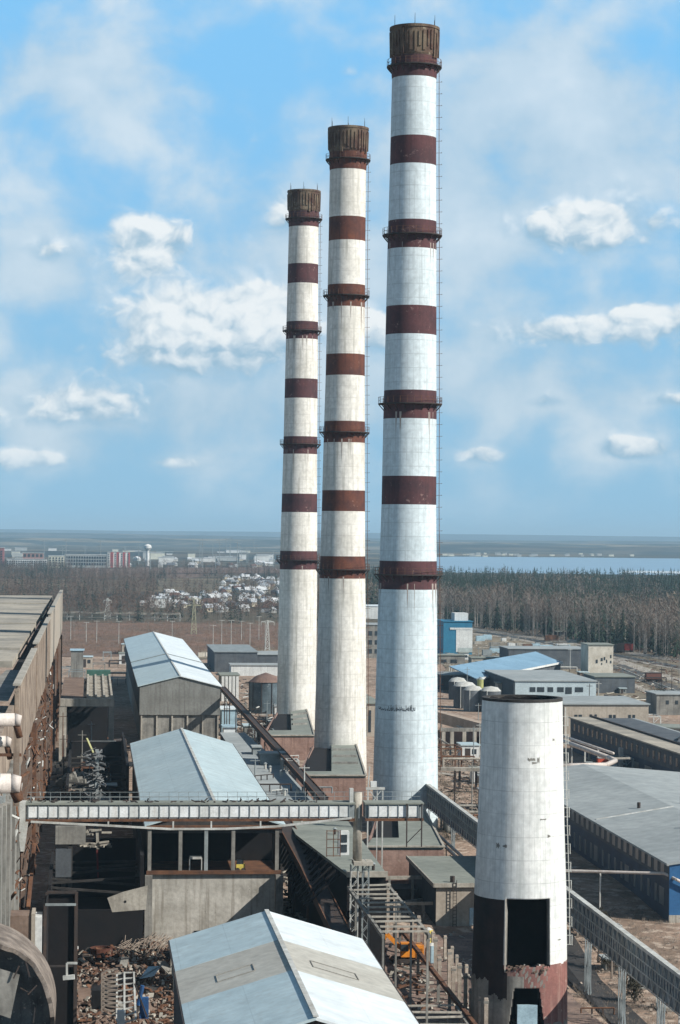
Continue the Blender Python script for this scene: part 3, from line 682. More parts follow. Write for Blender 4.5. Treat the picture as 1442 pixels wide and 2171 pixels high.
b = MB(); b.box(20.2, 21.4, 324.3, 325.4, 8.6, 9.4); b.build('body', yellow, m_)
b = MB(); b.box(20.3, 21.2, 324.4, 325.3, 9.4, 10.0); b.build('cabin', glass, m_)
b = MB(); [b.tube((x, y, 8.62), (x, y+.2, 8.62), .32, .32, 10) for x in (20.4, 21.2) for y in (324.2, 325.3)]; b.build('wheel', dark_steel, m_)
m_ = thing('steel_frame_stand', 'pale steel frame standing on the deck beside the yellow machine', 'frame', 14, 324, 8.3)
b = MB(); [b.bar((x, y, 8.3), (x, y, 10.4), .12) for x in (13.8, 15.4) for y in (323.6, 324.8)]; b.bar((13.8, 323.6, 10.4), (15.4, 323.6, 10.4), .3); b.bar((13.8, 324.8, 10.4), (15.4, 324.8, 10.4), .3); b.build('frame', pale_steel, m_)

# ------------------------------------------------------------------ big ruined hall on the left
def left_hall():
    o = thing('ruined_hall', 'huge ruined hall on the left edge with tan slab roof and pilastered wall', 'building', -9, 300, 0)
    rf = MB(); rnd = random.Random(4); t = 372.0; i = 0
    while t < 735:
        L_ = [38, 52, 60, 70, 75, 78][min(i, 5)]
        rf.box(-60, -12.2, t, t+L_-2.6, 33.6, 34.6 + (i % 2)*.25); t += L_; i += 1
    rf.build('roof_slab', slab_tan, o)
    jt = MB(); t = 372.0
    for L_ in (38, 52, 60, 70, 75, 78): t += L_; jt.box(-60, -12.2, t-2.5, t-.1, 33.0, 33.6)
    jt.build('roof_joint', dark_steel, o)
    gt = MB(); gt.box(-12.1, -9.6, 372, 738, 32.8, 33.3); gt.build('gutter', soot_shade, o)
    # parapet in three pieces, its top broken
    for a, b_, zt in ((300, 392, 35.3), (400, 520, 35.8), (528, 738, 36.4)):
        p = MB(); n = int((b_-a)/6)
        for k in range(n):
            t0, t1 = a+(b_-a)*k/n, a+(b_-a)*(k+1)/n
            p.box(-9.5, -8.95 + (k % 2)*.02, t0, t1-.12, 24.5 + rnd.uniform(-.3,.3), zt + rnd.uniform(-.25, .15))
        p.build('parapet_panel', beige if a > 500 else ruin_panel, o)
        cpg = MB(); cpg.box(-9.75, -8.8, a, b_, zt+.16, zt+.42); cpg.build('coping', conc_light, o)
    w = MB(); w.box(-10.2, -9.55, 246, 738, 24.1, 33); w.build('upper_wall', ruin_panel, o)
    w = MB(); w.box(-10.2, -9.55, 246, 738, -2, 24.09); w.build('wall', M('shaded_hall_wall', (.085,.07,.058), (.03,.026,.023), .2, .95, .3, .7, (.015,.013,.012), spots=.6, spots_c=(.22,.18,.14), spot_thr=.6), o)  # lower wall coloured dark to paint in the canyon's shade
    for k in range(16):
        t = 300 + k*27; c = MB(); c.box(-9.5, -8.55, t, t+1.2, -2, 24.2); c.build('pilaster', brick_brown if k % 3 else rust_steel, o)
    for k in range(15):
        t = 304 + k*27
        for (z0, z1) in ((3, 8.5), (11, 16), (18.5, 22.5)):
            n_ = MB(); n_.box(-9.54, -9.42, t, t+rnd.uniform(14, 20), z0+rnd.uniform(0,1), z1+rnd.uniform(-1,.5)); n_.build('window_opening', soot_shade, o)
    # near end: wall strips left of the pipes
    nw = MB()
    for k in range(9):
        t = 246+k*5.6; nw.box(-9.5, -9.0 + .25*(k % 3), t, t+rnd.uniform(2.8, 5.2), -2, 26 + rnd.uniform(-1, 1.2))
    nw.build('wall_rib', conc, o)
    nw = MB()
    for k in range(5): t = 250+k*9; nw.box(-9.4, -9.15, t, t+1.4, -2, 27)
    nw.build('drain_pipe', grey_steel, o)
    # exposed interior where the roof is gone
    inn = MB(); inn.box(-60, -12.5, 255, 371, 25.2, 25.6); inn.build('interior_floor', conc_dark, o)
    sl = MB(); sl.add([(-14.5, 300, 33.5), (-10.3, 300, 33.5), (-10.3, 368, 33.5), (-13.0, 368, 33.5), (-19, 300, 27.5), (-16, 368, 27.5)], [(0,1,2,3),(4,0,3,5)]); sl.build('tilted_slab', conc, o)
    bm = MB()
    for k in range(6): t = 285+k*15; bm.bar((-42, t, 30.5), (-13, t, 31.0+rnd.uniform(-.8,.8)), .5)
    bm.build('roof_beam', dark_steel, o)
    bt_ = MB(); bt_.bar((-40, 305, 31.8), (-15, 307, 31.8), .5, .8); bt_.build('blue_beam', tarp, o)
    cl = MB()
    for k in range(260):
        t = rnd.uniform(262, 520); z = rnd.uniform(3, 25); q = rnd.uniform(.2, .8)
        cl.bar((-8.9+rnd.uniform(-.3,.9), t, z), (-8.9+rnd.uniform(-.3,.9), t+rnd.uniform(-2,2), z+rnd.uniform(-1.6,1.6)), q*.35)
    tag(cl.build('hanging_debris', rust_steel, o), 'tangle of rusty steel hanging from the hall wall', kind='stuff')
    cl = MB()
    for k in range(55):
        t = rnd.uniform(262, 520); z = rnd.uniform(3, 25); q = rnd.uniform(.2, .8)
        cl.bar((-8.6+rnd.uniform(-.3,.9), t, z), (-8.6+rnd.uniform(-.3,.9), t+rnd.uniform(-2,2), z+rnd.uniform(-1.2,1.2)), q*.3)
    tag(cl.build('torn_cladding', pale_steel, o), kind='stuff')
left_hall()
def left_pipe(px, y0, y1, x_end, Y, label, down=None):
    s1, t1, z = QY(x_end, (y0+y1)/2, Y); r = (y1-y0)/2*Y/F; s0 = s1-9
    o = thing('lagged_pipe', label, 'pipe', s1, t1, z, 'thick white pipes beside the ruined hall')
    b = MB(); b.tube((s0, t1-.6, z), (s1-r, t1, z), r, r, 20); b.tube((s1-r, t1, z), (s1, t1, z-.1), r, r*.8, 20); b.build('pipe_run', pipe_white, o, True)
    e = MB(); e.tube((s1-r*.9, t1, z), (s1-r*.2, t1+.3, z-1.8 if down is None else down), r*.55, r*.5, 14); e.build('pipe_bend', rust_steel if down is None else pipe_white, o, True)
    k = MB(); 
    for q in (2.0, 5.0): k.tube((s1-q, t1, z), (s1-q-.25, t1, z), r*1.06, r*1.06, 20)
    k.build('pipe_band', grey_steel, o)
    return o
left_pipe(0, 1512, 1540, 45, 238, 'uppermost thick white pipe at the left edge')
left_pipe(0, 1560, 1584, 24, 240, 'middle white pipe at the left edge, its end sooty')
left_pipe(0, 1640, 1682, 44, 236, 'lowest and thickest white pipe at the left edge')
pr = thing('pipe_stand', 'pale rusty upright stand between the white pipes at the left edge', 'stand', *QY(38,1700,240)[:2], 10)
s0, t0, _ = QY(34,1700,240); b = MB(); b.box(s0-.3, s0+.3, t0-.3, t0+.3, 27, 36.2); b.build('post', ruin_panel, pr); b = MB(); b.bar((s0-2, t0, 32.2), (s0+.5, t0, 32.2), .3); b.bar((s0-2, t0, 28.9), (s0+.5, t0, 28.9), .3); b.build('bracket', rust_steel, pr)

# curved vault fragment, bottom left
def vault():
    cx, cy = -10.9, 222.0; z0 = 9.2; r = 7.9
    o = thing('broken_vault', 'curved concrete vault fragment with pale rim at the bottom left corner', 'ruin', cx, cy, 0)
    A = [math.pi*k/40 for k in range(-8, 27)]
    rim = MB(); n = len(A)
    for rr, y in ((r, cy), (r, cy+10), (r-.4, cy+10), (r-.4, cy)):
        for q_, a in enumerate(A): rim.v.append((cx+rr*math.cos(a), y + (0 if y > cy+5 else 1.0*math.sin(q_*.45)+.3*math.sin(q_*1.9)), z0+rr*math.sin(a)))
    for a_ in range(4):
        b_ = (a_+1) % 4
        for i in range(n-1): rim.f.append((a_*n+i, b_*n+i, b_*n+i+1, a_*n+i+1)); rim.mi.append(0)
    rim.f.append((0, n, 2*n, 3*n)); rim.mi.append(0)
    rim.build('rim', M('brown_grey_render', (.25,.21,.175), (.11,.09,.075), .6, .95, .3, .3, spots=.6), o)
    f = MB(); pts = [(cx, cy+2.2, z0-5.0)] + [(cx+(r-.42)*math.cos(a), cy+3.2, z0+(r-.42)*math.sin(a)) for a in A]
    f.add(pts, [(0,)+tuple(range(1, n+1))[::1]]); f.build('inner_wall', M('mottled_dark_concrete', (.17,.165,.155), (.07,.067,.062), .5, .95, .4, .5, (.03,.03,.03), spots=.8, spots_c=(.36,.34,.3), spot_thr=.6, spot_scale=6), o)
    p = MB(); p.add([(cx+1.5, cy-.4, z0+1.2), (cx+3.8, cy-.5, z0+.4), (cx+4.6, cy-.1, z0+4.4), (cx+2.0, cy, z0+5.2)], [(0,1,2,3)]); p.build('leaning_panel', conc, o)
    q = MB(); rnd = random.Random(2)
    for k in range(26):
        a = (cx+rnd.uniform(-4, 6.5), cy-rnd.uniform(.1, .6), z0+rnd.uniform(-4, 5)); q.bar(a, (a[0]+rnd.uniform(-1,1), a[1], a[2]+rnd.uniform(-1.6,1.6)), rnd.uniform(.06,.16))
    q.build('loose_bars', dark_steel, o)
    q = MB(); q.tube((cx+2.0, cy-.6, z0-2.6), (cx+2.0, cy+.05, z0-2.6), 2.3, 2.3, 24); q.build('round_opening', soot_shade, o)
    q = MB(); q.lathe(0,0,[(0,0)],3) if False else q.path([(cx+2+2.4*math.cos(math.pi*i/14), cy-.62, z0-2.6+2.4*math.sin(math.pi*i/14)) for i in range(15)], .16, 6); q.build('opening_rim', conc_light, o)
vault()
bb = thing('brick_block', 'brown brick block with a pale panel behind the curved vault', 'ruin', -8.7, 262, -2)
s0, t0, z0 = QY(15,1985,262); s1, t1, z1 = QY(68,1932,262); s2 = QY(90,1932,262)[0]
b = MB(); b.box(s0, s1, 261, 265, -2, z1); b.build('brick_body', brick_brown, bb); b = MB(); b.box(s1+.02, s1+.4, 260.8, 265, -2, z1+.25); b.build('edge_pier', beige, bb); b = MB(); b.box(s1+.42, s2, 261.2, 265, -2, z1-.2); b.build('white_panel', white_wall, bb)
rp = thing('leaning_pole', 'long rusty orange-brown pole leaning below the bridge bracket at the left', 'pole', *Q(62,1920,8), 0)
a = QY(73,1790,300); c = QY(60,1925,290); b = MB(); b.bar(c, a, .45); b.build('pole', rust_steel, rp); b = MB(); b.bar((c[0]-.5,c[1],c[2]), (a[0]-.4,a[1],a[2]), .18); b.build('cable', dark_steel, rp)

# ------------------------------------------------------------------ conveyor bridge across the picture
def nearer(o, k=.94):                      # moved so the bridge's shadow clears the hall: 6 percent nearer and smaller than drawn
    a, b, c = o['_o']; o.location = W(a*k, b*k, CAMH-(CAMH-c)*k); o.scale = (k, k, k)
bridge_white = M('weathered_white_panel', (.72,.74,.73), (.55,.56,.54), .5, .7, 0, .3, (.4,.33,.25))
def bridge():
    t0, t1 = 311.0, 314.0; zb, zt = 17.3, 19.25; s0 = -8.2; s1 = 44.2
    o = thing('conveyor_bridge', 'long conveyor bridge with a row of white square panels crossing the yard', 'bridge', s0, t0, zb)
    gap = (35.0, 36.5)
    for (a, b_) in ((s0, gap[0]), (gap[1], s1)):
        k = MB(); k.box(a, b_, t0+.2, t1, zb, zt-.1); k.build('deck_box', grey_steel, o)
        r = MB(); r.box(a-.1, b_+.1, t0-.1, t1+.1, zt-.1, zt+.12); r.build('top_plate', felt, o)
        r = MB(); r.box(a-.05, b_+.05, t0-.05, t0+.2, zb-.35, zb); r.build('lower_chord', rust_steel, o)
    pitch = 1.32; x = s0+.25; i = 0
    while x + pitch < s1:
        if not (gap[0]-pitch*.8 < x < gap[1]):
            p = MB(); p.box(x+.06, x+pitch-.06, t0+.08, t0+.17, zb+.2, zt-.32); p.build('panel', bridge_white if i % 7 != 3 else white_wall, o)
        x += pitch; i += 1
    x = s0+.25
    while x < s1: rb = MB(); rb.box(x-.045, x+.045, t0-.02, t0+.19, zb, zt-.1); rb.build('stiffener', grey_steel, o); x += pitch
    rl = MB(); x = s0+.5
    while x < s1-.5:
        rl.bar((x, t1-.1, zt+.1), (x, t1-.1, zt+1.25), .05); x += 1.3
    for hh in (.65, 1.25): rl.bar((s0, t1-.1, zt+hh), (s1, t1-.1, zt+hh), .05)
    x = s0+.5
    while x < 22: rl.bar((x, t0, zt+.1), (x, t0, zt+.9), .05); x += 2.6
    rl.bar((s0, t0, zt+.9), (22, t0, zt+.9), .04)
    rl.build('railing', grey_steel, o)
    tr = MB(); pts = [(-7.6, 17.1), (2.0, 16.6), (10.5, 16.1), (18, 16.1), (24.5, 16.4), (34.6, 17.5)]
    for (x0, za), (x1, zb_) in zip(pts, pts[1:]): tr.bar((x0, t0-.3, za-.1), (x1, t0-.3, zb_-.1), .26, .26)
    for x, z in ((2.5,16.6),(11,16.1),(16,16.15),(22.5,16.4),(28,16.9)): tr.bar((x, t0-.28, z-.2), (x, t0-.28, zb-.3), .2)
    tr.build('lower_truss', pale_steel, o)
    rnd = random.Random(8); d = MB()
    for k in range(70):
        x = rnd.uniform(s0, 30); d.bar((x, t0+rnd.uniform(.3,2.6), zt+.15), (x+rnd.uniform(-.8,.8), t0+rnd.uniform(.3,2.6), zt+.15+rnd.uniform(0,.35)), .14)
    d.build('deck_litter', dark_steel, o)
    e = MB(); e.box(s0-1.1, s0-.1, t0-.2, t1, zb-.3, zt+.2); e.add([(s0-1.1,t0-.2,zb-.3),(s0+.3,t0-.2,zb-.3),(s0-.2,t0-.2,zb-4.2),(s0-.7,t0-.2,zb-4.2),(s0-1.1,t0+.4,zb-.3),(s0+.3,t0+.4,zb-.3),(s0-.2,t0+.4,zb-4.2),(s0-.7,t0+.4,zb-4.2)],[(0,3,2,1),(4,5,6,7),(0,4,7,3),(1,2,6,5),(3,7,6,2)]); e.build('end_bracket', pale_steel, o)
    # end frame on the right
    f = MB(); 
    for x in (42.0, 44.0): f.bar((x, t0-.1, 13.5), (x, t0-.1, zt), .16)
    f.bar((42, t0-.1, 14), (44, t0-.1, 16), .1); f.build('end_frame', dark_steel, o)
    nearer(o)
bridge()
def mast():
    o = thing('support_tower', 'tall mottled column tower with lattice legs holding the conveyor bridge', 'tower', 35.8, 313, -2)
    b = MB(); b.tube((35.6, 312.5, 11.5), (35.6, 312.5, 20.6), .62, .58, 12); b.build('column', conc_light, o, True)
    b = MB(); b.box(35.0, 37.6, 311.0, 313.8, 11.0, 11.5); b.build('collar', conc_light, o)
    for (x, w) in ((34.7, .95), (36.3, .8)):
        l = MB()
        for dx in (0, w):
            for dy in (0, .9): l.bar((x+dx, 311.6+dy, -6.3), (x+dx, 311.6+dy, 11), .12)
        z = -6
        while z < 10.6:
            l.bar((x, 311.6, z), (x+w, 311.6, z+1), .07); l.bar((x+w, 311.6, z+1), (x, 311.6, z+2), .07)
            l.bar((x, 312.5, z), (x+w, 312.5, z+1), .10); l.bar((x, 311.6, z), (x, 312.5, z+1), .1); l.bar((x+w, 311.6, z+1), (x+w, 312.5, z), .1); z += 2
        l.build('lattice_leg', pale_steel if w > .9 else grey_steel, o)
    b = MB(); b.box(34.4, 34.9, 311.5, 312.3, 17, 21.2); b.build('post_top', pale_steel, o)
    c = MB(); c.box(32.9, 34.3, 310.6, 312.2, 12.5, 15.6); c.build('cabin', white_wall, o)
    for z in (12.9, 14.2): c = MB(); c.box(33.2, 34.0, 310.52, 310.6, z, z+1.0); c.build('window', glass, o)
    r = MB()
    for x in (31.3, 32.2, 33.1): r.bar((x, 310.6, 12.3), (x, 310.6, 15.8), .1)
    for z in (12.4, 13.5, 14.6, 15.7): r.bar((31.3, 310.6, z), (33.1, 310.6, z), .08)
    r.build('railing', rust_steel, o)
    nearer(o)
mast()
g = thing('steel_gantry', 'white steel gantry frame with braces beside the foot of the tallest chimney', 'frame', 39, 330, 10)
b = MB(); s0, t0, z0 = QY(780,1712,345); s1, _, z1 = QY(812,1672,345)
for x in (s0, s1): b.bar((x, t0, 5), (x, t0, z1), .2)
b.bar((s0-.3, t0, z1), (s1+.3, t0, z1), .35); b.bar((s0, t0, z0), (s1, t0, z1), .12); b.bar((s1, t0, z0), (s0, t0, z1), .12); b.bar((s0, t0, z1), (s0+.2, t0, z1+3.2), .18); b.bar((s1-.8, t0, 5), (s1-.8, t0, z1), .14)
b.build('frame', pale_steel, g); b = MB(); b.box(s0+.4, s0+1.3, t0, t0+.8, z1+.2, z1+1.0); b.build('lamp_box', white_wall, g)

# ------------------------------------------------------------------ flat roofs between the sheds and the chimneys
def flat_roof(name, label, poly, z, th, mat, wall, zb=-1.5, cat='building', group=None, parapet=None):
    o = thing(name, label, cat, poly[0][0], poly[0][1], 0, group)
    b = MB(); b.prism(poly, z-th, z); b.build('roof', mat, o)
    cx = sum(p[0] for p in poly)/len(poly); cy = sum(p[1] for p in poly)/len(poly)
    inn = [(p[0]+(cx-p[0])*.015, p[1]+(cy-p[1])*.006) for p in poly]
    b = MB(); b.prism(inn, zb, z-th-.003); b.build('wall', wall, o)
    if parapet:
        b = MB()
        for p, q in zip(poly, poly[1:]+poly[:1]): b.bar((*p, z+.1), (*q, z+.1), .3, .3)
        b.build('coping', parapet, o)
    return o
rA = flat_roof('low_annex', 'grey-green flat roof annex, stepped at its left, in front of the flue houses', [(32.6,297),(37.6,297),(38.6,352),(33,356),(29.6,352),(29.4,336)], 12, .4, felt, soot_shade, parapet=None)
b = MB(); b.box(32.5, 37.7, 296.5, 296.95, 11.6, 12.3); b.build('coping', conc_light, rA)
rB = flat_roof('low_annex', 'grey flat roof annex beside the pale blue shed, under the dark conveyor', [(29.5,372),(37,372),(36,455),(34,520),(28.5,520),(28.5,455)], 11, .4, felt_grey, conc_dark)
for (px_, py_, w, h, zz) in ((578,1622,60,18,3.0),(545,1600,20,10,2.0)):
    s_, t_ = Q(px_, py_, 11); o = thing('roof_vent_house', 'dark grey vent house standing on the grey annex roof, %s' % ('wider one' if w > 30 else 'smaller one behind'), 'vent house', s_, t_, 11)
    ww = w*410/F/2; b = MB(); b.box(s_-ww, s_+ww, t_, t_+4, 11, 11+zz*.7); b.build('body', grey_steel, o); b = MB(); b.box(s_-ww-.2, s_+ww+.2, t_-.3, t_+4.3, 11+zz*.7, 11+zz*.7+.2); b.build('lid', felt_grey, o)
def covered_conveyor(name, label, pts, w, h, mat, rail, legs=6, cat='conveyor', rail_mat=None):
    o = thing(name, label, cat, pts[0][0], pts[0][1], 0); b = MB()
    for a, c in zip(pts, pts[1:]): b.bar(a, c, w, h)
    b.build('casing', mat, o)
    r = MB()
    for a, c in zip(pts, pts[1:]):
        for dx in (-w/2-.05, w/2+.05): r.bar((a[0]+dx, a[1], a[2]+h/2+.08), (c[0]+dx, c[1], c[2]+h/2+.08), .14)
    r.build('edge_rail', rail_mat or rust_steel, o)
    a, c = pts[0], pts[-1]
    for k in range(legs):
        q = (k+.5)/legs; p = Vector(a).lerp(Vector(c), q); l = MB(); l.bar((p.x-w/2, p.y, gz(p.y)), (p.x-w/2, p.y, p.z-h/2), .25); l.bar((p.x+w/2, p.y, gz(p.y)), (p.x+w/2, p.y, p.z-h/2), .25); l.bar((p.x-w/2, p.y, p.z-h/2-.3), (p.x+w/2, p.y, p.z-h/2-3), .12); l.build('trestle', dark_steel, o)
    return o
covered_conveyor('dark_conveyor', 'dark narrow conveyor running back between the blue shed and the flue houses', [(37.0, 372, 12.6), (36.4, 470, 12.8), (35.8, 560, 13.0), (35.5, 640, 12.8)], 1.3, 1.0, dark_steel, rust_steel)
covered_conveyor('dark_conveyor', 'dark inclined conveyor descending beside the open hall to the nearest shed', [(30.6, 262, 5.0), (29.6, 318, 9.5), (28.6, 352, 12.0)], 2.2, 1.2, dark_steel, rust_steel, 5)
o = thing('sloping_roof_frame', 'black ribbed roof frame sloping beside the grey-green annex', 'roof frame', 27, 325, 5)
for k in range(16): b = MB(); t = 299+k*3.3; b.bar((27.2+.1*k*.3, t, 7.5), (31.8 - .16*k, t, 11.7), .35); b.build('rib', soot_shade, o)

# concrete slats (bare roof beams) in front of the annex and further to the right
def slats(label, s0, s1, t0, t1, n, z, skew=0, mat=conc_light, group='rows of bare concrete beams in the yard'):
    o = thing('bare_beam_frame', label, 'frame', s0, t0, z, group); rnd = random.Random(int(t0))
    for k in range(n):
        t = t0 + (t1-t0)*k/(n-1); x = skew*k/(n-1); b = MB(); b.bar((s0+x+rnd.uniform(-.2,.2), t, z), (s1+x+rnd.uniform(-.4,.2), t+rnd.uniform(-.3,.3), z+rnd.uniform(-.12,.12)), .40, .17); b.build('cross_beam', mat, o)
    b = MB(); b.bar((s0-.1, t0-1, z-.4), (s0-.1+skew, t1+1, z-.4), .32, .4); b.bar((s1+.1, t0-1, z-.4), (s1+.1+skew, t1+1, z-.4), .32, .4); b.build('long_beam', conc, o)
    for k in range(0, n, 4):
        t = t0 + (t1-t0)*k/(n-1)
        for x in (s0, s1): l = MB(); l.bar((x, t, -2.6), (x, t, z-.5), .24); l.build('post', conc, o)
    return o
slats('ladder-like row of concrete beams below the front edge of the annex roof', 32.6, 37.6, 260, 294, 11, 10.9)
slats('row of pale concrete beams right of the nearest shed', 34.6, 41.2, 228, 268, 13, 1.0, 1.0)
# posts
pg = 'bare concrete posts left standing in the yard'
post = thing('concrete_post', 'bare pale concrete post in the long row beside the cut-off chimney', 'post', 0, 0, 0, pg)
b = MB(); b.box(-.22, .22, -.22, .22, -.5, 5.2); b.build('shaft', M('pale_weathered_concrete', (.48,.42,.35), (.28,.23,.18), 1.2, .95, .2, .4), post); b = MB(); b.box(-.3, .3, -.24, .24, 4.7, 4.95); b.build('corbel', conc, post)
rnd = random.Random(21); first = True
for k in range(13):
    t = 322 - k*5.1; s = 44.6 + rnd.uniform(-.3, .3)
    args = (s, t, gz(t)-.3, rnd.uniform(-.1, .1), (1, 1, rnd.uniform(.78, 1.2)))
    if first: post.location = W(*args[:3]); post.rotation_euler = (0, 0, TH); first = False
    else: dup(post, *args)
for k in range(7):
    t = 318 - k*7.3+2; s = 47.2+rnd.uniform(-.4,.4)
    dup(post, s, t, gz(t)-.3, rnd.uniform(-.2,.2), (.85, .85, rnd.uniform(.5, .85)), label='short bare concrete post in the second row beside the cut-off chimney')
for k, (x, yt, yb) in enumerate(((797,1842,1965),(812,1855,1980),(822,1870,1990),(836,1888,2000),(783,1838,1950))):
    s, t = Q(x, yb, -1.5); h = (yb-yt)*t/F; dup(post, s, t, -1.6, 0, (.9, .9, h/5.2), label='tall concrete post of the cluster near the support tower')
wl = thing('yard_beam_line', 'long rusty beam line running past the feet of the concrete posts', 'beam', 42.6, 250, 0)
b = MB(); b.bar((42.6, 236, .9), (42.9, 322, .6), .45, .5); b.build('beam', rust_steel, wl); b = MB(); [b.bar((42.6, t, -2.5), (42.6, t, .7), .35) for t in range(240, 322, 9)]; b.build('post', conc, wl)
wl = thing('yard_pipe_rack', 'low rack of beams behind the tall posts under the brick flue house', 'rack', 38, 345, -1)
b = MB(); b.bar((38.5, 352, 3.4), (50, 352, 3.4), .4, .5); b.bar((40, 340, 1.4), (50, 340, 1.4), .4, .45); b.build('beam', conc_light, wl)
b = MB(); [b.bar((x, y, -1.8), (x, y, z), .35) for x in (39, 42, 45, 48.5) for y, z in ((352, 3.2), (340, 1.2))]; b.build('post', conc, wl)
b = MB(); b.box(39.5, 49.5, 352.5, 358, -2, 1.6); b.build('pit_wall', conc_dark, wl)
# beige box
o = thing('beige_outbuilding', 'small beige rendered outbuilding left of the cut-off chimney', 'building', 50, 343, -1.6)
s0, t0 = Q(925,1874,4.6)
b = MB(); b.box(s0, s0+12, t0, t0+29, -2.2, 4.2); b.build('wall', beige, o)
b = MB(); b.box(s0-.07, s0-.003, t0+.05, t0+28.9, -2.2, 4.15); b.build('side_shade', clad_dark_shaded, o)  # dark sheet over the beige wall paints its shaded side
b = MB(); b.box(s0-.4, s0+12.4, t0-.4, t0+29.4, 4.2, 4.6); b.build('roof', felt, o)
b = MB(); b.box(s0-.45, s0+12.45, t0-.5, t0-.35, 4.15, 4.75); b.box(s0-.5, s0-.35, t0-.5, t0+29.4, 4.15, 4.75); b.build('fascia', conc_light, o)
b = MB(); [b.bar((s0+2.4+x, t0-.55, -1.9), (s0+2.4+x, t0-.55, 5.2), .08) for x in (0, .5)]; [b.bar((s0+2.4, t0-.55, -1.7+.5*k), (s0+2.9, t0-.55, -1.7+.5*k), .06) for k in range(14)]; b.build('ladder', dark_steel, o)
b = MB(); b.box(s0+4.9, s0+6.3, t0-.12, t0-.01, -1.9, 1.1); b.build('door', tarp, o)
b = MB(); b.tube((s0+2.6, t0+1.5, 4.6), (s0+2.6, t0+1.5, 5.5), .35, .35, 8); b.build('roof_vent', dark_steel, o)
# excavator
def excavator():
    s, t = Q(862, 2040, -2); o = thing('excavator', 'orange excavator working among the rubble behind the nearest shed', 'excavator', s, t, -2)
    g = gz(t)
    b = MB(); b.box(s-.6, s+2.0, t-1.0, t+1.2, g+1.1, g+2.3); b.box(s+1.0, s+2.2, t-1.0, t+1.2, g+1.1, g+2.7); b.build('body', orange, o)
    b = MB(); b.box(s-.9, s+.4, t-1.1, t-.1, g+1.2, g+3.1); b.build('cab', orange, o); b2 = MB(); b2.box(s-.95, s+.1, t-1.15, t-.2, g+2.0, g+2.9); b2.build('cab_window', glass, o)
    for y in (-1.3, 1.0):
        b = MB(); b.box(s-1.6, s+2.2, t+y, t+y+.5, g+.35, g+.9); b.tube((s-1.5,t+y,g+.55),(s-1.5,t+y+.5,g+.55),.5,.5,12); b.tube((s+2.1,t+y,g+.55),(s+2.1,t+y+.5,g+.55),.5,.5,12); b.build('track', dark_steel, o)
    b = MB(); b.bar((s-.4, t+.3, g+1.8), (s-2.6, t+.3, g+4.0), .4, .55); b.bar((s-2.6, t+.3, g+4.0), (s-4.2, t+.3, g+1.8), .32, .42); b.build('boom', orange, o)
    b = MB(); b.box(s-4.7, s-3.8, t-.1, t+.7, g+.9, g+1.8); b.build('bucket', dark_steel, o)
excavator()
for (px_, py_, m_, lab) in ((915,2040,tarp,'pale blue cylindrical tank among the concrete posts'),(908,2012,yellow,'small yellow tank among the concrete posts')):
    s, t = Q(px_, py_, -2); o = thing('storage_tank', lab, 'tank', s, t, gz(t)); b = MB(); b.tube((s, t, gz(t)+.3), (s, t, gz(t)+2.6), .62, .62, 14); b.build('shell', m_, o); b = MB(); b.tube((s, t, gz(t)+2.6), (s, t, gz(t)+2.9), .62, .2, 14); b.build('lid', pale_steel, o); b = MB(); [b.bar((s+x, t, gz(t)-.2), (s+x, t, gz(t)+.4), .12) for x in (-.4, .4)]; b.build('stand', dark_steel, o)
# ------------------------------------------------------------------ right-hand conveyor gallery on trestles
def gallery():
    o = thing('conveyor_gallery', 'long grey mesh-sided conveyor gallery passing behind the cut-off chimney', 'conveyor gallery', 63, 230, 5)
    t0, t1 = 215, 452; s0, s1 = 62.0, 62.45
    b = MB(); b.box(s0+.05, s1-.05, t0, t1, 4.8, 8.9); b.build('casing', mesh_gal, o)
    b = MB(); b.box(s0-.15, s1+.1, t0, t1, 8.9, 9.05); b.build('roof', pale_steel, o)
    b = MB(); b.box(s0-.28, s0-.15, t0, t1, 8.75, 9.15); b.build('top_edge', pale_steel, o)
    f = MB(); t = t0; rnd = random.Random(5)
    while t < t1:
        f.bar((s0-.05, t, 4.7), (s0-.05, t, 8.8), .12); f.bar((s0-.05, t, 4.75), (s0-.05, t+2.5, 8.75), .07); f.bar((s0-.06, t+2.5, 4.75), (s0-.06, t, 8.75), .07)
        t += 2.5
    for z in (4.75, 6.1, 7.4): f.bar((s0-.07, t0, z), (s0-.07, t1, z), .10)
    f.build('side_lattice', pale_steel, o)
    for k, t in enumerate((232, 251, 270, 289, 312, 340, 370, 400, 430)):
        g = gz(t); l = MB()
        for x in (s0+.1, s1-.1): l.bar((x, t, g-.3), (x, t, 4.75), .13); l.bar((x, t+2.2, g-.3), (x, t+2.2, 4.75), .13); l.bar((x, t, g+.3), (x, t+2.2, 4.4), .08); l.bar((x, t+2.2, g+.3), (x, t, 4.4), .08)
        l.bar((s0, t, g+.5), (s1, t, 4.3), .1); l.bar((s1, t, g+.5), (s0, t, 4.3), .1); l.bar((s0, t, 4.6), (s1, t, 4.6), .18); l.build('trestle', grey_steel, o)
    # second, lower pair of pipes beyond the chimney
    p = thing('twin_pipes', 'pair of pale pipes running along the gallery right of the tallest chimney', 'pipes', 58, 400, 4)
    for x in (58.4, 59.4): b = MB(); b.tube((x, 318, 3.4), (x+.3, 440, 3.6), .26, .26, 8); b.build('pipe', pale_steel, p)
    b = MB(); [b.bar((x, t, -.8), (x, t, 3.2), .2) for t in range(322, 440, 14) for x in (58.2, 59.7)]; b.build('support', dark_steel, p)
gallery()
tw = thing('lattice_stand', 'short pale lattice stand on the ground below the conveyor gallery', 'lattice stand', 0, 0, 0, 'pale lattice stands below the gallery')
b = MB()
for x in (-.95, .95):
    for y in (-.95, .95): b.bar((x, y, 0), (x, y, 3.3), .14)
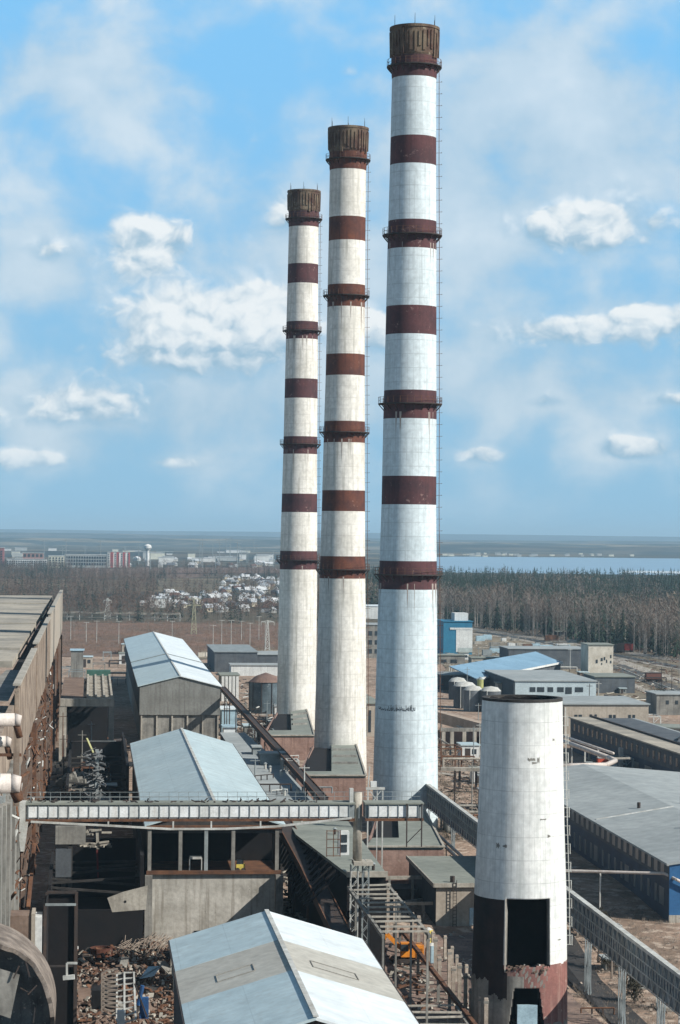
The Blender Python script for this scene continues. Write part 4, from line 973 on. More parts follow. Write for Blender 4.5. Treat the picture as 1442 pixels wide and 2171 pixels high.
for y in (-.95, .95):
    for z0, z1 in ((.1, 3.2),): b.bar((-.95, y, z0), (.95, y, z1), .1); b.bar((.95, y, z0), (-.95, y, z1), .1)
    for z in (.1, 1.7, 3.25): b.bar((-.95, y, z), (.95, y, z), .12)
for x in (-.95, .95): b.bar((x, -.95, .1), (x, .95, 3.2), .1); b.bar((x, .95, .1), (x, -.95, 3.2), .1); b.bar((x, -.95, 3.25), (x, .95, 3.25), .12)
b.build('lattice', pale_steel, tw)
b = MB(); b.box(-1.15, 1.15, -1.15, 1.15, -.3, .08); b.build('footing', conc, tw)
s, t = Q(1352, 2093, -2.4); tw.location = W(s, t, -2.4)
for k, (px_, py_) in enumerate(((1412,2140),(1300,2010),(1462,2190))):
    s, t = Q(px_, py_, -2.4); dup(tw, s, t, -2.4, .05*k, label='pale lattice stand below the gallery, %s' % ('closest to the right edge', 'farther back behind the dark bush', 'lowest, cut by the right edge')[k])

# ------------------------------------------------------------------ buildings on the right
def windows(o, n, fn, mat, name='window'):
    for k in range(n): b = MB(); fn(b, k); b.build(name, mat, o)
def blue_workshop():
    s0, t0 = Q(1420, 1826, 7.6); s1 = s0+42; t1 = 466
    o = thing('blue_workshop', 'wide grey-roofed workshop with navy window wall and bright blue end', 'building', s0, t0, -1)
    sm = s0+14
    b = MB(); b.box(s0, s1, t0+.35, t1, -2.5, 4.6); b.build('wall', navy, o)
    b = MB(); b.box(s0-.03, s1, t0+.35, t1, 4.6, 7.2); b.build('window_band', grey_band, o)
    for (a, c) in ((s0-.5, sm), (sm, s1+.5)):
        za, zc = (7.3, 9.3) if c == sm else (9.3, 7.0); b = MB()
        b.add([(a,t0-.3,za),(c,t0-.3,zc),(c,t1+.4,zc),(a,t1+.4,za),(a,t0-.3,za-.3),(c,t0-.3,zc-.3),(c,t1+.4,zc-.3),(a,t1+.4,za-.3)], [(0,1,2,3),(7,6,5,4),(0,4,5,1),(2,6,7,3),(3,7,4,0),(1,5,6,2)])
        b.build('roof_slope', felt_grey, o)
    b = MB(); b.add([(s0,t0,-2.5),(s1,t0,-2.5),(s1,t0,6.9),(sm,t0,9.0),(s0,t0,7.0),(s0,t0+.34,-2.5),(s1,t0+.34,-2.5),(s1,t0+.34,6.9),(sm,t0+.34,9.0),(s0,t0+.34,7.0)], [(0,1,2,3,4),(9,8,7,6,5),(0,4,9,5)]); b.build('end_wall', blue, o)
    b = MB(); b.box(s0-.05, s1, t0-.08, t0-.01, -2.5, -.3); b.build('plinth', conc_light, o)
    windows(o, 27, lambda b, k: b.box(s0-.09, s0-.02, t0+3+k*4.1, t0+5.1+k*4.1, 5.1, 6.9), glass_pale)
    windows(o, 24, lambda b, k: b.box(s0-.05, s0+.01, t0+3+k*4.6, t0+(4.3 if k % 5 else 6)+k*4.6, .6, 3.2), glass_pale)
    b = MB(); b.bar((s0-.3, t0-.3, 7.05), (s0-.3, t1, 7.05), .25, .2); b.build('gutter', pale_steel, o)
    b = MB(); b.bar((s0+.2, t0+52, 7.42), (sm, t0+54, 9.38), .45, .14); b.build('roof_flashing', pale_steel, o)
    for k, (x, y) in enumerate(((10, 30), (17, 60), (9, 58), (22, 35), (26, 75))):
        b = MB(); z = 7.3+2*min(x, 14)/14; b.tube((s0+x, t0+y, z-.3), (s0+x, t0+y, z+1.0), .3, .3, 8); b.build('roof_vent', dark_steel, o)
    a = MB(); a.box(s0-5, s0-.1, t0+84, t0+98, -1, 4.5); a.build('side_porch', navy, o)
    a = MB(); a.box(s0-5.3, s0-.1, t0+83.6, t0+98.4, 4.5, 4.75); a.build('porch_roof', felt_grey, o)
    p = thing('overhead_pipe', 'thin pale pipe spanning from the gallery to the blue workshop corner', 'pipe', s0-20, t0, 4)
    b = MB(); b.path([(s0-18.5, t0+10, 5.0), (s0-.4, t0+1.5, 5.6), (s0+.9, t0-.6, 5.0), (s0+4, t0-.6, 3.5)], .22); b.build('pipe_run', pipe_white, p); b = MB(); b.bar((s0-9, t0+6, -1), (s0-9, t0+6, 5.1), .2); b.build('support', pale_steel, p)
blue_workshop()
def long_workshop():
    # dark long wall, near end off frame
    a = Q(1210, 1520, 8.6); c = Q(1442, 1596, 8.6); d = Vector((c[0]-a[0], c[1]-a[1])); L_ = d.length; d.normalize(); n = Vector((-d.y, d.x))
    if n.x < 0: n = -n
    o = thing('long_workshop', 'long dark navy workshop with pale roof edge and a row of small windows', 'building', *a, 0)
    def P2(u, w): return (a[0]+d.x*u+n.x*w, a[1]+d.y*u+n.y*w)
    E = L_+60
    b = MB(); b.prism([P2(0,0), P2(E,0), P2(E,16), P2(0,16)], -1.5, 4.4); b.build('wall', navy, o)
    b = MB(); b.prism([P2(0,-.04), P2(E,-.04), P2(E,16), P2(0,16)], 4.4, 8.3); b.build('window_band', grey_band, o)
    b = MB(); b.prism([P2(-.5,-.5), P2(E,-.5), P2(E,5.5), P2(-.5,5.5)], 8.3, 8.6); b.build('roof', slab_tan, o)
    b = MB(); b.prism([P2(-.5,5.51), P2(E,5.51), P2(E,17), P2(-.5,17)], 8.0, 8.25); b.build('lower_roof', felt_grey, o)
    b = MB(); b.prism([P2(-.5,5.3), P2(E,5.3), P2(E,5.7), P2(-.5,5.7)], 8.6, 9.0); b.build('parapet', dark_steel, o)
    for k in range(34):
        u = 4+k*4.6; b = MB(); b.prism([P2(u,-.12), P2(u+1.5,-.12), P2(u+1.5,-.045), P2(u,-.045)], 5.4, 7.2); b.build('window', glass, o)
    for k in range(9):
        u = 60+k*11; b = MB(); b.prism([P2(u,-.08), P2(u+6,-.08), P2(u+6,-.003), P2(u,-.003)], .8, 3.2); b.build('lower_window', glass_pale, o)
    b = MB()
    pts = [P2(70, 9), P2(72, 11), P2(80, 14)]
    b.path([(*P2(62, 10), 8.3), (*P2(70, 11), 11.0), (*P2(84, 12), 11.6)], .3, 8); b.build('roof_pipe', pipe_white, o)
long_workshop()
def pbox(name, label, cat, px0, px1, py_b, z, depth, wallm, roofm, group=None, zb=-.5, rot=0.0, over=.4, win=None, winm=glass):
    """box whose front bottom edge runs between two photo columns at ground row py_b"""
    s0, t0 = Q(px0, py_b, 0); s1, t1 = Q(px1, py_b, 0)
    t1 = t0 + rot*(s1-s0)
    o = thing(name, label, cat, s0, t0, 0, group)
    poly = [(s0,t0),(s1,t1),(s1,t1+depth),(s0,t0+depth)]
    b = MB(); b.prism(poly, zb, z-.3); b.build('wall', wallm, o)
    b = MB(); b.prism([(s0-over,t0-over),(s1+over,t1-over),(s1+over,t1+depth+over),(s0-over,t0+depth+over)], z-.3, z); b.build('roof', roofm, o)
    if win:
        for (u0, u1, z0, z1) in win:
            xa, xb = s0+(s1-s0)*u0, s0+(s1-s0)*u1; ya, yb = t0+(t1-t0)*u0, t0+(t1-t0)*u1
            k = MB(); k.prism([(xa,ya-.09),(xb,yb-.09),(xb,yb-.004),(xa,ya-.004)], z0, z1); k.build('window', winm, o)
    return o, s0, s1, t0
G_ = 'industrial buildings beyond the workshops'
pbox('beige_block', 'long beige brick block with paired dark windows behind the stump chimney', 'building', 1196, 1374, 1572, 10.2, 30, beige, felt_grey, None, win=[(.12,.155,6.2,7.2),(.17,.21,6.2,7.2),(.30,.33,4.8,7.3),(.36,.385,4.6,7.3),(.53,.565,6.2,7.2),(.58,.61,6.2,7.2),(.76,.79,6.2,7.2),(.81,.84,6.2,7.2),(.54,.575,3.7,4.5),(.59,.62,3.7,4.5)])
pbox('beige_block', 'lower beige wing with round openings right of the long beige block', 'building', 1376, 1470, 1590, 6.0, 12, beige, felt, None, rot=-.35, win=[(.3,.34,3.6,4.4),(.75,.79,3.6,4.4)])
o, s0, s1, t0 = pbox('pale_workshop', 'pale blue-white workshop with a band of dark windows and grey roof', 'building', 1092, 1262, 1490, 7.4, 60, M('pale_blue_wall', (.42,.50,.52), (.33,.40,.42), .2, .8), felt_grey, None, win=[(.18,.25,3.6,5.2),(.27,.36,3.6,5.2),(.40,.47,3.6,5.2),(.52,.60,3.6,5.2),(.62,.70,3.0,5.2),(.74,.84,3.6,5.2)])
b = MB(); b.box(s0-.5, s0-.02, t0, t0+58, -.5, 7.0); b.build('side_wall', clad_dark_shaded, o)
# long blue roof building
a = Q(1012, 1437, 6); c = Q(1192, 1402, 6)
o = thing('blue_roof_store', 'long low store with a light blue roof and white eaves', 'building', *a, 0)
b = MB(); b.add([(a[0],a[1],5.6),(c[0],c[1],5.6),(c[0]-6,c[1]+24,8.6),(a[0]-6,a[1]+24,8.6),(a[0],a[1],5.3),(c[0],c[1],5.3),(c[0]-6,c[1]+24,8.3),(a[0]-6,a[1]+24,8.3)], [(0,1,2,3),(7,6,5,4),(0,4,5,1),(1,5,6,2),(2,6,7,3),(3,7,4,0)]); b.build('roof', blue_roof, o)
b = MB(); b.bar((a[0],a[1]-.4,5.5), (c[0],c[1]-.4,5.5), .5, .7); b.build('eaves', white_wall, o)
b = MB(); b.prism([(a[0]+.5,a[1]+.5),(c[0]-.5,c[1]+.5),(c[0]-6,c[1]+23),(a[0]-5,a[1]+23)], -.5, 5.2); b.build('wall', grey_band, o)
pbox('grey_store', 'long dark grey store with flat roof left of the white end block', 'building', 1078, 1244, 1418, 8.5, 22, grey_band, felt_grey)
pbox('white_end_block', 'tall mottled white end block with scattered small windows', 'building', 1247, 1299, 1440, 13.5, 14, M('mottled_white_wall', (.56,.52,.44), (.40,.36,.29), .3, .9, spots=.5, spots_c=(.2,.2,.16), spot_thr=.58), felt, None,
     win=[(.30,.38,6.2,7.6),(.50,.58,7.0,8.2),(.62,.68,7.4,8.6),(.72,.76,6.4,7.6),(.88,.93,8.2,9.4),(.88,.93,6.2,7.2),(.52,.56,5.6,6.3)])
pbox('grey_block', 'low grey flat block beside the row of dark trees at the right', 'building', 1262, 1345, 1470, 6, 20, grey_band, felt)
pbox('pale_shed', 'pale low sheds with small windows half hidden by trees at the right edge', 'building', 1392, 1470, 1515, 6.5, 14, conc, felt_grey, None, win=[(.25,.33,3.2,4.4),(.5,.58,3.2,4.4)])
# blue tower building
o, s0, s1, t0 = pbox('blue_block', 'bright teal-blue block with pale front panel and a small white top', 'building', 940, 1000, 1388, 15.5, 22, blue_teal, blue_teal, None)
b = MB(); w = s1-s0; b.box(s0+w*.44, s1+.06, t0-.14, t0-.02, 1.2, 12.2); b.build('front_panel', white_wall, o)
b = MB(); b.box(s0+w*.22, s1+.1, t0-.30, t0-.15, 11.6, 12.5); b.build('canopy', white_wall, o)
b = MB(); b.box(s0+w*.45, s0+w*.92, t0+6, t0+16, 15.5, 19.0); b.build('roof_cabin', white_wall, o)
b = MB(); b.box(s0+w*.5, s1+.0, t0-.20, t0-.15, 1.2, 3.2); b.build('gate', M('pale_green_panel', (.40,.46,.44)), o)
# grey cylindrical tanks
for k, (px_, py_, r, h, lab) in enumerate(((985,1500,3.6,7,'large grey rounded tank nearest the beige ramp'),(1003,1506,3.0,6.5,'grey tank standing right against the larger one'),(1040,1508,3.2,6.5,'grey tank partly hidden by the stump chimney'),(970,1482,3.0,6,'dark grey tank behind the larger tanks'))):
    s, t = Q(px_, py_, 0); o = thing('storage_tank', lab, 'tank', s, t, 0); b = MB(); b.tube((s,t,-.3),(s,t,h),r,r,20,caps=False); b.build('shell', grey_band if k != 1 else M('grey_tank_paint', (.16,.18,.19), (.1,.11,.12), .3, .6), o, True); b = MB(); b.lathe(s, t, [(r+.1,h-.1),(r*.7,h+1.0),(.05,h+1.4)], 20); b.build('dome', pale_steel, o, True); b = MB(); b.bar((s-r*.5,t-r*.9,0),(s-r*.5,t-r*.9,h+.6),.18); b.build('ladder', pale_steel, o)
s, t = Q(1018, 1500, 0); o = thing('yellow_column', 'slim yellowish green process column between the grey tanks', 'column', s, t, 0); b = MB(); b.tube((s,t,-.3),(s,t,9),1.1,1.0,12); b.build('shell', M('olive_yellow_paint', (.36,.36,.14), (.25,.26,.1), .6, .8), o); b = MB(); b.tube((s,t,9),(s,t,9.8),1.0,.2,12); b.build('cone', grey_steel, o)
pbox('beige_hut', 'small beige hut with dark lean-to just above the stump chimney', 'hut', 1056, 1078, 1480, 5.2, 6, beige, felt)
pbox('dark_store', 'dark low store with shallow roof behind the grey tanks', 'building', 936, 1010, 1463, 5.5, 18, clad_dark_shaded, grey_steel)
# beige sloping gallery crossing behind the stump
a = Q(925, 1502, 5.5); c = Q(1045, 1545, 5.5)
o = thing('beige_gallery', 'beige enclosed gallery on legs between the tallest chimney and the stump', 'gallery', *a, 0)
b = MB(); b.bar((a[0]-4,a[1]+6,4.2), (c[0]+3,c[1]-4,4.2), 2.4, 3.0); b.build('casing', M('tan_gallery_wall', (.40,.32,.25), (.3,.24,.185), .3, .9), o)
b = MB(); d_ = Vector((c[0]-a[0], c[1]-a[1])).normalized(); nn = Vector((d_.y, -d_.x))
for q in (.2, .5, .8): x, y = a[0]+(c[0]-a[0])*q, a[1]+(c[1]-a[1])*q; k = MB(); k.bar((x+nn.x*1.28-d_.x*.5, y+nn.y*1.28-d_.y*.5, 4.6), (x+nn.x*1.28+d_.x*.5, y+nn.y*1.28+d_.y*.5, 4.6), .1, .8); k.build('window', glass, o)
b = MB()
for q in (.1,.35,.6,.85): x, y = a[0]+(c[0]-a[0])*q, a[1]+(c[1]-a[1])*q; b.bar((x,y,-.5),(x,y,2.8),.5)
b.build('leg', conc, o)
# pipe bridge behind the stump (pale pipes with an elbow)
o = thing('pipe_bridge', 'pale twin pipe bridge with an elbow, right of the stump chimney', 'pipe bridge', *Q(1310,1640,0), 0)
A_ = Q(1180,1624,6); B_ = Q(1305,1614,6); C_ = Q(1180,1570,6); 
b = MB(); b.path([(*A_,6),(*Q(1285,1622,6),6),(*B_,6.1),(*Q(1290,1608,6),6.2),(*C_,6.4)], .55, 10); b.build('pipe_run', pipe_white, o, True)
b = MB(); b.path([(*Q(1180,1566,6),7.1),(*Q(1300,1606,6),6.9)], .35, 8); b.build('upper_pipe', pipe_white, o, True)
b = MB()
for px_ in (1212,1240,1268,1316): p = Q(px_, 1640, 0); b.bar((p[0],p[1],-.5),(p[0],p[1],6.0),.35 if px_ < 1300 else .9)
b.build('support', pale_steel, o)
b = MB(); p = Q(1298,1612,6); b.bar((p[0],p[1],6.4),(p[0]+4,p[1],6.5),.4); b.build('crosshead', conc_light, o)
rndx = random.Random(31)
for k, (px_, py_, m_, w, h, lab) in enumerate(((1278,1641,M('red_tank_paint', (.5,.08,.04)),2.2,3.6,'red drum-like container below the pipe elbow'),(1262,1643,M('red_crate_paint', (.42,.10,.06)),1.6,2.2,'dull red crate left of the red container'),(1250,1641,white_wall,1.8,2.6,'white cabinet under the pipe bridge'),(1294,1642,tarp,1.6,1.4,'pale blue box below the pipe elbow'))):
    s, t = Q(px_, py_, 0); o = thing('yard_container', lab, 'container', s, t, 0); b = MB(); b.box(s-w/2, s+w/2, t, t+1.6, 0, h); b.build('body', m_, o); b = MB(); b.box(s-w/2-.05, s+w/2+.05, t-.05, t+1.65, h, h+.15); b.build('lid', grey_steel, o)

# ------------------------------------------------------------------ low buildings, left middle distance
pbox('long_warehouse', 'long dark grey warehouse behind the farthest shed', 'warehouse', 455, 545, 1424, 8, 60, grey_band, grey_steel, rot=-.02)
pbox('long_warehouse', 'long pale-roofed warehouse reaching behind the farthest tall chimney', 'warehouse', 487, 690, 1424, 7.0, 26, grey_band, felt_grey)
pbox('long_warehouse', 'low warehouse with a white wall strip left of the farthest tall chimney', 'warehouse', 490, 640, 1432, 4.2, 12, white_wall, felt_grey)
o, s0, s1, t0 = pbox('white_pier_building', 'small building with tall white piers right of the corrugated gable', 'building', 468, 506, 1486, 8.6, 14, conc, felt)
for k in range(5): b = MB(); x = s0+(s1-s0)*(k+.2)/5; b.box(x, x+.9, t0-.5, t0-.02, -.4, 8.1); b.build('pier', white_wall, o)
pbox('pale_blue_kiosk', 'stacked pale blue kiosk at the corner of the corrugated shed', 'kiosk', 470, 502, 1560, 7.4, 10, tarp, metal_white_lit)
pbox('pale_blue_kiosk', 'lower pale kiosk in front of the stacked blue one', 'kiosk', 474, 500, 1590, 6, 6, metal_white_lit, tarp)
def silo():
    s, t = Q(563, 1510, 0); o = thing('steel_silo', 'weathered blue-grey steel silo left of the farthest tall chimney', 'silo', s, t, 0); r = 5.0
    b = MB(); b.tube((s,t,-.5),(s,t,9.5),r,r,28,caps=False); b.build('shell', M('silo_steel', (.11,.15,.17), (.055,.075,.085), .25, .7, spots=.7, spots_c=(.28,.32,.33), spot_thr=.6), o, True)
    b = MB(); b.lathe(s,t,[(r+.3,9.4),(r*.6,11.2),(.1,12.2)],28); b.build('cone_roof', M('brown_metal_roof', (.2,.13,.1), (.12,.08,.07), .4, .8), o)
    b = MB()
    for k in range(10): a = math.pi*k/5; b.bar((s+(r+.1)*math.cos(a),t+(r+.1)*math.sin(a),-.3),(s+(r+.1)*math.cos(a),t+(r+.1)*math.sin(a),9.4),.2)
    b.build('rib', dark_steel, o)
silo()
pbox('brown_hut', 'low rust-brown hut at the base of the silo', 'hut', 540, 583, 1545, 2.4, 6, rust_steel, brick_brown)
# portal frame with grid roof in the canyon
def portal():
    s0, t0 = Q(128, 1562, 8); o = thing('portal_frame', 'grey concrete portal frame with a white grid deck behind the ruined hall', 'frame', s0, t0, 0)
    W_ = 12.8; zt = 15.5
    sA, tA = Q(128, 1478, zt); 
    b = MB(); b.box(sA, sA+W_, tA, tA+2.0, zt-2.2, zt-.4); b.build('lintel', conc_light, o)
    b = MB(); b.box(sA-.2, sA+1.5, tA+.1, tA+1.9, -1, zt-2.2); b.build('column', conc_light, o); b = MB(); b.box(sA+W_-1.3, sA+W_, tA+.1, tA+1.9, -1, zt-2.2); b.build('column', conc, o)
    b = MB(); b.box(sA, sA+5.4, tA+2.01, tA+85, zt-1.0, zt-.5); b.build('deck', brick_brown, o)
    g = MB(); n = 15
    for k in range(n): t = tA+2.5+k*6.0; g.box(sA+6.2, sA+12.4, t, t+2.2, zt-.9, zt-.25)
    for x in (6.2, 8.2, 10.2, 12.0): g.box(sA+x, sA+x+.5, tA+2.5, tA+90, zt-.2, zt+.1)
    g.build('grid_deck', conc_light, o)
    b = MB(); b.box(sA+6.0, sA+12.6, tA+92, tA+96, zt-1, zt+1.0); b.build('end_beam', green_roof, o)
    b = MB(); b.box(sA+1.6, sA+W_-1.4, tA+14, tA+14.6, -1, zt-1.1); b.build('back_wall', soot_shade, o)
    l = MB()
    for k in range(8):
        for x in (.4, 5.6, 12): l.box(sA+x, sA+x+.6, tA+16+k*10, tA+16.6+k*10, -1, zt-1)
    l.build('leg', conc_dark, o)
portal()
pbox('pale_roof_hut', 'pale flat-roofed hut behind the grid deck', 'hut', 150, 176, 1452, 12.5, 10, conc, tarp)

# ------------------------------------------------------------------ canyon between the ruined hall and the sheds: shade-dark floor, added shells, ruins
dk = M('shade_dark_ground', (.011,.010,.010), (.006,.006,.006), .2, .9)  # near-black patch colour stands in for the canyon's deep shade
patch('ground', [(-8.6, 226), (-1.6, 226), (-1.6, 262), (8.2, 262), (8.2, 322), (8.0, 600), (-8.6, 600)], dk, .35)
for (s0, s1, t0, t1, zt, lab) in ((-5.5, 7.4, 318, 352, 9.5, 'added roofless black shell casting shade below the conveyor bridge'), (-4.5, 7.4, 446, 520, 9.0, 'added roofless black shell casting shade between the portal frame and the middle shed')):
    o = thing('shade_shell', lab, 'ruin', s0, t0, -1)  # open-topped shells added to shade the canyon floor
    for (x0, x1, y0, y1, zz) in ((s0, s1, t0, t0+.5, zt*.45), (s1-.5, s1, t0+.51, t1, zt+2), (s0, s0+.5, t0+.51, t1, zt*.8), (s0+.51, s1-.51, t1-.5, t1, zt)):
        b = MB(); b.box(x0, x1, y0, y1, -2, zz); b.build('wall', soot_shade, o)
    b = MB(); b.box(s0+.51, s1-.51, t0+.51, t1-.51, -2, .8); b.build('floor', soot_shade, o)
    b = MB()
    for k in range(7): y = t0+3+k*(t1-t0-6)/7; b.bar((s0+.3, y, zt*.72), (s1-.3, y+rndx.uniform(-1,1), zt*rndx.uniform(.6,.9)), .3)
    b.build('bare_beams', conc_dark, o)
o = thing('ruined_wall', 'pale broken wall fragment with a round hole in the dark canyon', 'ruin', 0, 300, 0)
a = QY(238,1934,292); c = QY(310,1890,292); b = MB(); b.add([(a[0],a[1],a[2]),(c[0],a[1],a[2]+.3),(c[0]+.2,a[1],c[2]+.6),(a[0]+1.2,a[1],c[2]-.2),(a[0]-.6,a[1],c[2]-.9)]+[(x,a[1]+.5,z) for x,z in ((a[0],a[2]),(c[0],a[2]+.3),(c[0]+.2,c[2]+.6),(a[0]+1.2,c[2]-.2),(a[0]-.6,c[2]-.9))], [(0,1,2,3,4),(9,8,7,6,5),(0,5,6,1),(1,6,7,2),(2,7,8,3),(3,8,9,4),(4,9,5,0)]); b.build('slab', conc_light, o)
b = MB(); b.tube((a[0]+1.6,a[1]-.04,a[2]+1.3),(a[0]+1.6,a[1]+.02,a[2]+1.3),.16,.16,10); b.build('hole', soot_shade, o)
def ruin_columns():
    rnd = random.Random(17)
    spec = ((135,1800,1860,'pale blue-grey hanging slab fragment'),(150,1752,1790,'mossy concrete beam end under the bridge'))
    for (px_, y0, y1, lab) in spec:
        s, t, z = QY(px_, y0, 330); z2 = QY(px_, y1, 330)[2]; o = thing('concrete_fragment', lab, 'ruin', s, t, 0, None); w = 2.2 if y0 > 1790 else 4.2
        b = MB(); b.box(s-w/2, s+w/2, t, t+1.0, z2, z); b.build('slab', grey_band if y0 > 1790 else conc, o); b = MB(); b.box(s-.3, s+.3, t+.2, t+.8, -2, z2); b.build('column', conc_dark, o)
    o = thing('hanging_scrap', 'pale scalloped scrap of duct hanging in the dark below the bridge', 'scrap', 0, 330, 8); b = MB()
    for k in range(26):
        s, t, z = QY(200+rnd.uniform(-28,28), 1790-rnd.choice((0,0,1))*26+rnd.uniform(-5,5), 332); b.bar((s-.7,t+rnd.uniform(-.5,.5),z),(s+.7,t+rnd.uniform(-.5,.5),z+rnd.uniform(-.2,.2)),.25)
    b.bar(QY(206,1760,332), QY(208,1800,332), .4); b.build('plates', conc_light, o); b = MB(); b.bar(QY(206,1800,332), QY(208,1860,332), .25); b.build('red_pipe', M('dark_red_paint', (.13,.02,.02)), o)
ruin_columns()
# scrap conveyor / pipe tangle in the canyon further back
o = thing('scrap_pipe_stack', 'upright tangle of silvery pipes and valves in the dark canyon', 'scrap', 2, 400, 0); rnd = random.Random(9); b = MB()
for k in range(110):
    yy = rnd.uniform(1595, 1695); s, t, z = QY(200+rnd.gauss(0, 9)+(yy-1600)*.08, yy, 395); q = rnd.uniform(.3, 1.0)
    b.bar((s-q,t+rnd.uniform(-1,1),z), (s+q,t+rnd.uniform(-1,1),z+rnd.uniform(-.9,.9)), rnd.uniform(.08,.22))
b.build('pipes', M('dull_silver_pipe', (.20,.21,.21), (.09,.09,.09), .8, .6), o); b = MB(); b.bar(QY(184,1566,400), QY(204,1610,396), .3); b.build('boom', M('pale_yellow_paint', (.4,.4,.2)), o)
b = MB(); s, t, z = QY(205,1690,395); b.bar((s,t,-1),(s,t,z+8),.6); b.build('riser', grey_steel, o)
for k, (px_, py_, z, w, m_, lab) in enumerate(((155,1640,7,5.5,conc,'grey rounded heap of concrete in the canyon'),(150,1680,5,5.0,brick_brown,'brown brick heap in the canyon near the bridge'),(165,1600,5,7,conc_dark,'dark broken deck in the canyon behind the heaps'))):
    s, t = Q(px_, py_, z); o = thing('rubble_heap', lab, 'rubble', s, t, 0); rnd = random.Random(k+40); b = MB()
    for j in range(90):
        x, y = s+rnd.gauss(0,w*.33), t+rnd.gauss(0,w*.9); h = z*max(.3, 1-((x-s)**2+(y-t)**2*.12)/w**2); q = rnd.uniform(.3,1.1); b.bar((x-q,y,h-q*.5),(x+q,y+rnd.uniform(-q,q),h+rnd.uniform(-q,q)*.5),q)
    b.box(s-w*.45, s+w*.45, t-w*.8, t+w*.8, -1, z*.62); b.build('rubble', m_, o)

# ------------------------------------------------------------------ near rubble yard (bottom left)
def rubble(name, region, n, z, size, mat, seed, kind='stuff'):
    rnd = random.Random(seed); b = MB()
    for k in range(n):
        px_, py_ = rnd.uniform(*region[:2]), rnd.uniform(*region[2:]); s, t = Q(px_, py_, z); q = rnd.uniform(*size); g = gz(t)+rnd.uniform(0, .9)*z*.0
        g = z + rnd.uniform(-.5, .6); a = rnd.uniform(0, math.pi); 
        b.bar((s-math.cos(a)*q, t-math.sin(a)*q, g), (s+math.cos(a)*q, t+math.sin(a)*q, g+rnd.uniform(-.5,.5)), rnd.uniform(.12,.45), rnd.uniform(.08,.3))
    return tag(b.build(name, mat), None, None, None, kind)
yard_m = M('rubble_ground', (.17,.115,.085), (.06,.042,.034), .35, .95, .6, spots=.9, spots_c=(.38,.31,.25), spot_scale=5, spot_thr=.56)
mb = MB(); rnd = random.Random(77); nx, ny = 26, 60
for j in range(ny+1):
    for i in range(nx+1):
        s = -1.7+ (8.3+1.7)*i/nx; t = 185+ (300-185)*j/ny; mb.v.append((s, t, -1.9 + rnd.uniform(0, .8) + .9*math.sin(i*.7+j*.35)*math.cos(j*.31)))
for j in range(ny):
    for i in range(nx): mb.f.append((j*(nx+1)+i, j*(nx+1)+i+1, (j+1)*(nx+1)+i+1, (j+1)*(nx+1)+i)); mb.mi.append(0)
structure('rubble_ground', mb, yard_m)
mb = MB()
for j in range(ny+1):
    for i in range(13):
        s = 27+ 33*i/12; t = 185+ (330-185)*j/ny; mb.v.append((s, t, gz(t)+.05 + rnd.uniform(0, .4)))
for j in range(ny):
    for i in range(12): mb.f.append((j*13+i, j*13+i+1, (j+1)*13+i+1, (j+1)*13+i)); mb.mi.append(0)
structure('rubble_ground', mb, M('pink_brown_rubble', (.27,.19,.15), (.12,.085,.07), .25, .95, .5, spots=.7, spots_c=(.04,.035,.03), spot_scale=4, spot_thr=.57))
rubble('rubble', (165,390,1960,2171), 420, -1.3, (.08,.4), conc_light, 1)
rubble('rubble', (165,400,1945,2171), 900, -1.35, (.08,.5), brick_brown, 2)
rubble('rubble', (140,400,1940,2171), 500, -1.1, (.15,.9), rust_steel, 3)
rubble('rubble', (140,600,1870,1990), 900, -1.2, (.15,.8), conc_dark, 4)
rubble('rubble', (700,1040,1900,2171), 450, -1.9, (.1,.6), conc_light, 5)
rubble('rubble', (600,900,1850,2171), 450, -1.7, (.1,.7), rust_steel, 6)
rubble('rubble', (590,700,1800,1960), 300, 1.0, (.2,1.1), conc_light, 7)
rubble('rubble', (1005,1180,2120,2190), 260, -2.1, (.15,.6), rust_steel, 8)
rubble('rubble', (1200,1442,1960,2171), 70, -2.35, (.1,.35), dirt_wood, 9)
rubble('rubble', (930,1030,1560,1760), 260, .3, (.2,1.2), dirt_wood, 10)
rubble('rubble', (935,1200,1340,1420), 420, .5, (.5,2.6), conc_light, 11)
rubble('rubble', (1230,1442,1400,1500), 260, .3, (.4,2.2), conc_light, 12)
rubble('rubble', (1230,1442,1400,1500), 300, .3, (.4,2.2), rust_steel, 13)
rubble('rubble', (460,600,1440,1560), 260, 1.5, (.4,1.6), conc_dark, 14)
rubble('rubble', (470,600,1440,1600), 200, 1.7, (.4,1.6), pale_steel, 15)
rnd = random.Random(44)
for k in range(20):
    px_, py_ = rnd.uniform(175,385), rnd.uniform(1985,2165); s, t = Q(px_, py_, -1); w, l = rnd.uniform(.5,1.3), rnd.uniform(1.2,3.6); o = thing('broken_slab', 'broken concrete slab tilted in the rubble yard left of the nearest shed', 'slab', s, t, -1, 'broken slabs in the rubble yard', rot=0)
    a_ = rnd.uniform(-.5,.5); b = MB(); b.bar((s,t,-1.2), (s+math.sin(a_)*l,t+math.cos(a_)*l,-1.0+rnd.uniform(0,.9)), w*1.6, .3); b.build('slab', rnd.choice((conc, conc_light, brick_brown, conc_dark)), o); b = MB(); [b.bar((s+q*.3,t,-1.15),(s+q*.4,t-rnd.uniform(.3,.8),-1.0+rnd.uniform(-.1,.4)),.04) for q in (-1,0,1)]; b.build('rebar', rust_steel, o)
